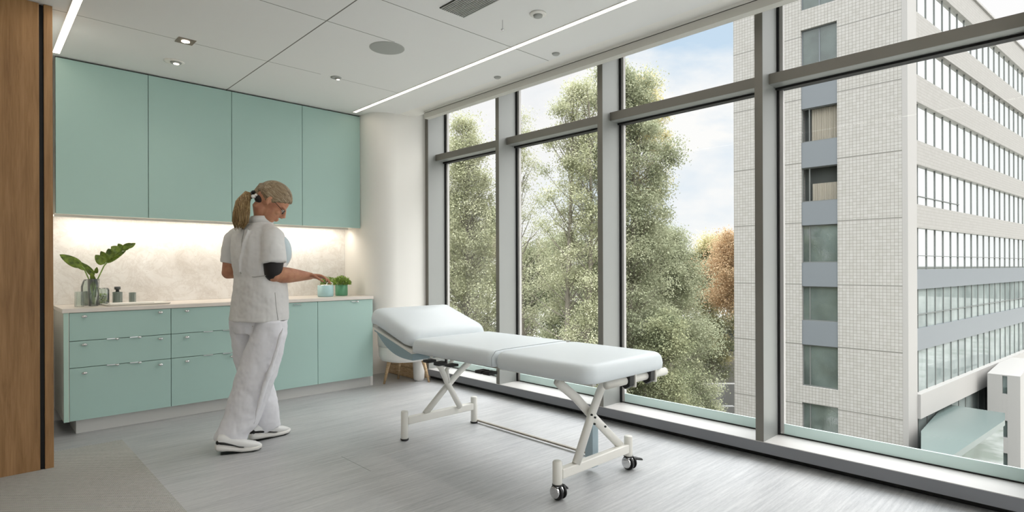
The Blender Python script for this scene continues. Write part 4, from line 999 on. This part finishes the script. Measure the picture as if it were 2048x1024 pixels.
def tree(label, px, d, top_py, prof, mat, nclump, per, size, seed, lean=0, trunk=.14, base_py=None, name='tree', trunks=(0,), clumpr=.55, grp='trees beyond the glazing'):
    """prof: list of (height fraction, crown radius m); foliage in clumps carried by branches"""
    R = random.Random(seed); g = at(px, HOR, d); H = CAMH - (top_py-HOR)/FPX*d - GZ
    T = thing(name, (g.x, g.y, GZ), label, 'tree', grp)
    tk = MB(); ends = []
    for q, off in enumerate(trunks):
        bx_ = g + rU*off*.4; tx = g + rU*off
        pts = []
        for i in range(9):
            s = i/8; w_ = .12*math.sin(s*7+q*2+seed)
            pts.append(Vector((bx_.x*(1-s)+tx.x*s, bx_.y*(1-s)+tx.y*s, GZ + H*.97*s)) + rU*(w_+lean*s*s))
        tk.tube(pts, [trunk*(1-.9*i/8)+.012 for i in range(9)], 8); ends.append(pts)
    fb_ = MB()
    f0, f1 = prof[0][0], prof[-1][0]
    def rad(f):
        for (a, ra_), (b, rb) in zip(prof, prof[1:]):
            if a <= f <= b: return ra_+(rb-ra_)*(f-a)/(b-a)
        return prof[-1][1]
    for i in range(nclump):
        f = f0+(f1-f0)*R.random()**.85; r = rad(f)*math.sqrt(R.uniform(.03, 1)); a = R.uniform(0, 2*PI)
        pts = R.choice(ends); s = min(7.99, max(0, (f-.06)/.97*8)); k = int(s); st_ = pts[k].lerp(pts[min(8, k+1)], s-k)
        c_ = Vector((st_.x + r*math.cos(a), st_.y+r*math.sin(a), GZ+H*f))
        mid = st_.lerp(c_, .5) + Vector((0, 0, -.06*r)); tk.tube([st_, mid, c_], [.012+.035*(1-f), .014, .005], 5, cap=False)
        leaves(fb_, c_, clumpr*R.uniform(.6, 1.3), int(per*2.2), size*.58, R, .8)
    tk.build('trunk', 'bark', T, smooth=True, recalc=False)
    fb_.build('crown', mat, T, recalc=False)
tree('slender light green tree with bare twin trunks, in the second window bay', 1140, 20, 172, [(.30, .9), (.42, 1.7), (.6, 1.6), (.75, 1.25), (.9, .95), (1, .35)], 'fol_light', 210, 150, .10, 1, trunks=(0, .75), trunk=.15, clumpr=.42)
tree('tall yellow-green tree seen beside the middle mullion', 1262, 21, 148, [(.30, 2.3), (.45, 1.9), (.62, 1.5), (.72, 1.7), (.83, 1.7), (.93, 1.05), (1, .5)], 'fol_mid', 330, 200, .11, 2, trunks=(0, -.5), trunk=.16, clumpr=.5)
tree('yellowing upper branches behind the tall tree in the third bay', 1282, 23, 152, [(.72, 1.0), (.85, 1.25), (.95, 1.0), (1, .4)], 'fol_gold', 70, 150, .11, 12, trunk=.10, clumpr=.45)
tree('light green tree in the first window bay beside the white column', 930, 22, 240, [(.25, 1.6), (.5, 1.8), (.7, 1.5), (.85, 1.0), (1, .3)], 'fol_light', 260, 170, .11, 3, trunk=.13, clumpr=.48)
tree('sparse light tree between the first and second bays', 1040, 24, 228, [(.3, 2.0), (.55, 1.7), (.75, 1.2), (1, .4)], 'fol_light', 110, 90, .10, 4, trunk=.10, clumpr=.5)
tree('broad grey-green tree low in the third bay, beside the office block', 1338, 25, 470, [(.12, 1.2), (.3, 1.9), (.6, 2.1), (.85, 1.6), (1, .6)], 'fol_mid', 300, 240, .11, 5, trunk=.15, clumpr=.55)
tree('small dark green tree behind the couch foot in the third bay', 1330, 19, 640, [(.05, 1.0), (.3, 1.9), (.65, 1.8), (1, .5)], 'fol_dark', 200, 240, .10, 6, trunk=.10, clumpr=.5)
tree('rust coloured autumn tree beside the office block', 1475, 46, 470, [(.60, 2.0), (.72, 3.2), (.86, 2.8), (1, 1.2)], 'fol_rust', 110, 200, .20, 7, trunk=.22, clumpr=.9)
tree('paler rust tree behind the broad grey-green tree', 1425, 50, 482, [(.3, 2.2), (.6, 2.8), (1, 1.0)], 'fol_gold', 130, 180, .20, 8, trunk=.2, clumpr=.9)
for k, (px, d, ty, mt, lb) in enumerate(((885, 34, 420, 'fol_dark', 'bushy dark tree far left behind the first bay'), (975, 36, 450, 'fol_mid', 'rounded grey-green tree behind the second mullion'), (1060, 33, 500, 'fol_dark', 'bushy dark tree low in the second bay, left of the trunks'),
        (1130, 38, 470, 'fol_mid', 'rounded grey-green tree behind the twin trunks'), (1215, 34, 470, 'fol_dark', 'bushy tree behind the third mullion'), (1300, 38, 450, 'fol_mid', 'rounded tree behind the tall yellow-green tree'), (1395, 50, 505, 'fol_dark', 'dark tree behind the broad grey-green tree'))):
    tree(lb, px, d, ty, [(.05, 1.8), (.3, 3.0), (.6, 3.0), (.85, 2.0), (1, .8)], mt, 190, 170, .17, 20+k, trunk=.18, clumpr=.8)
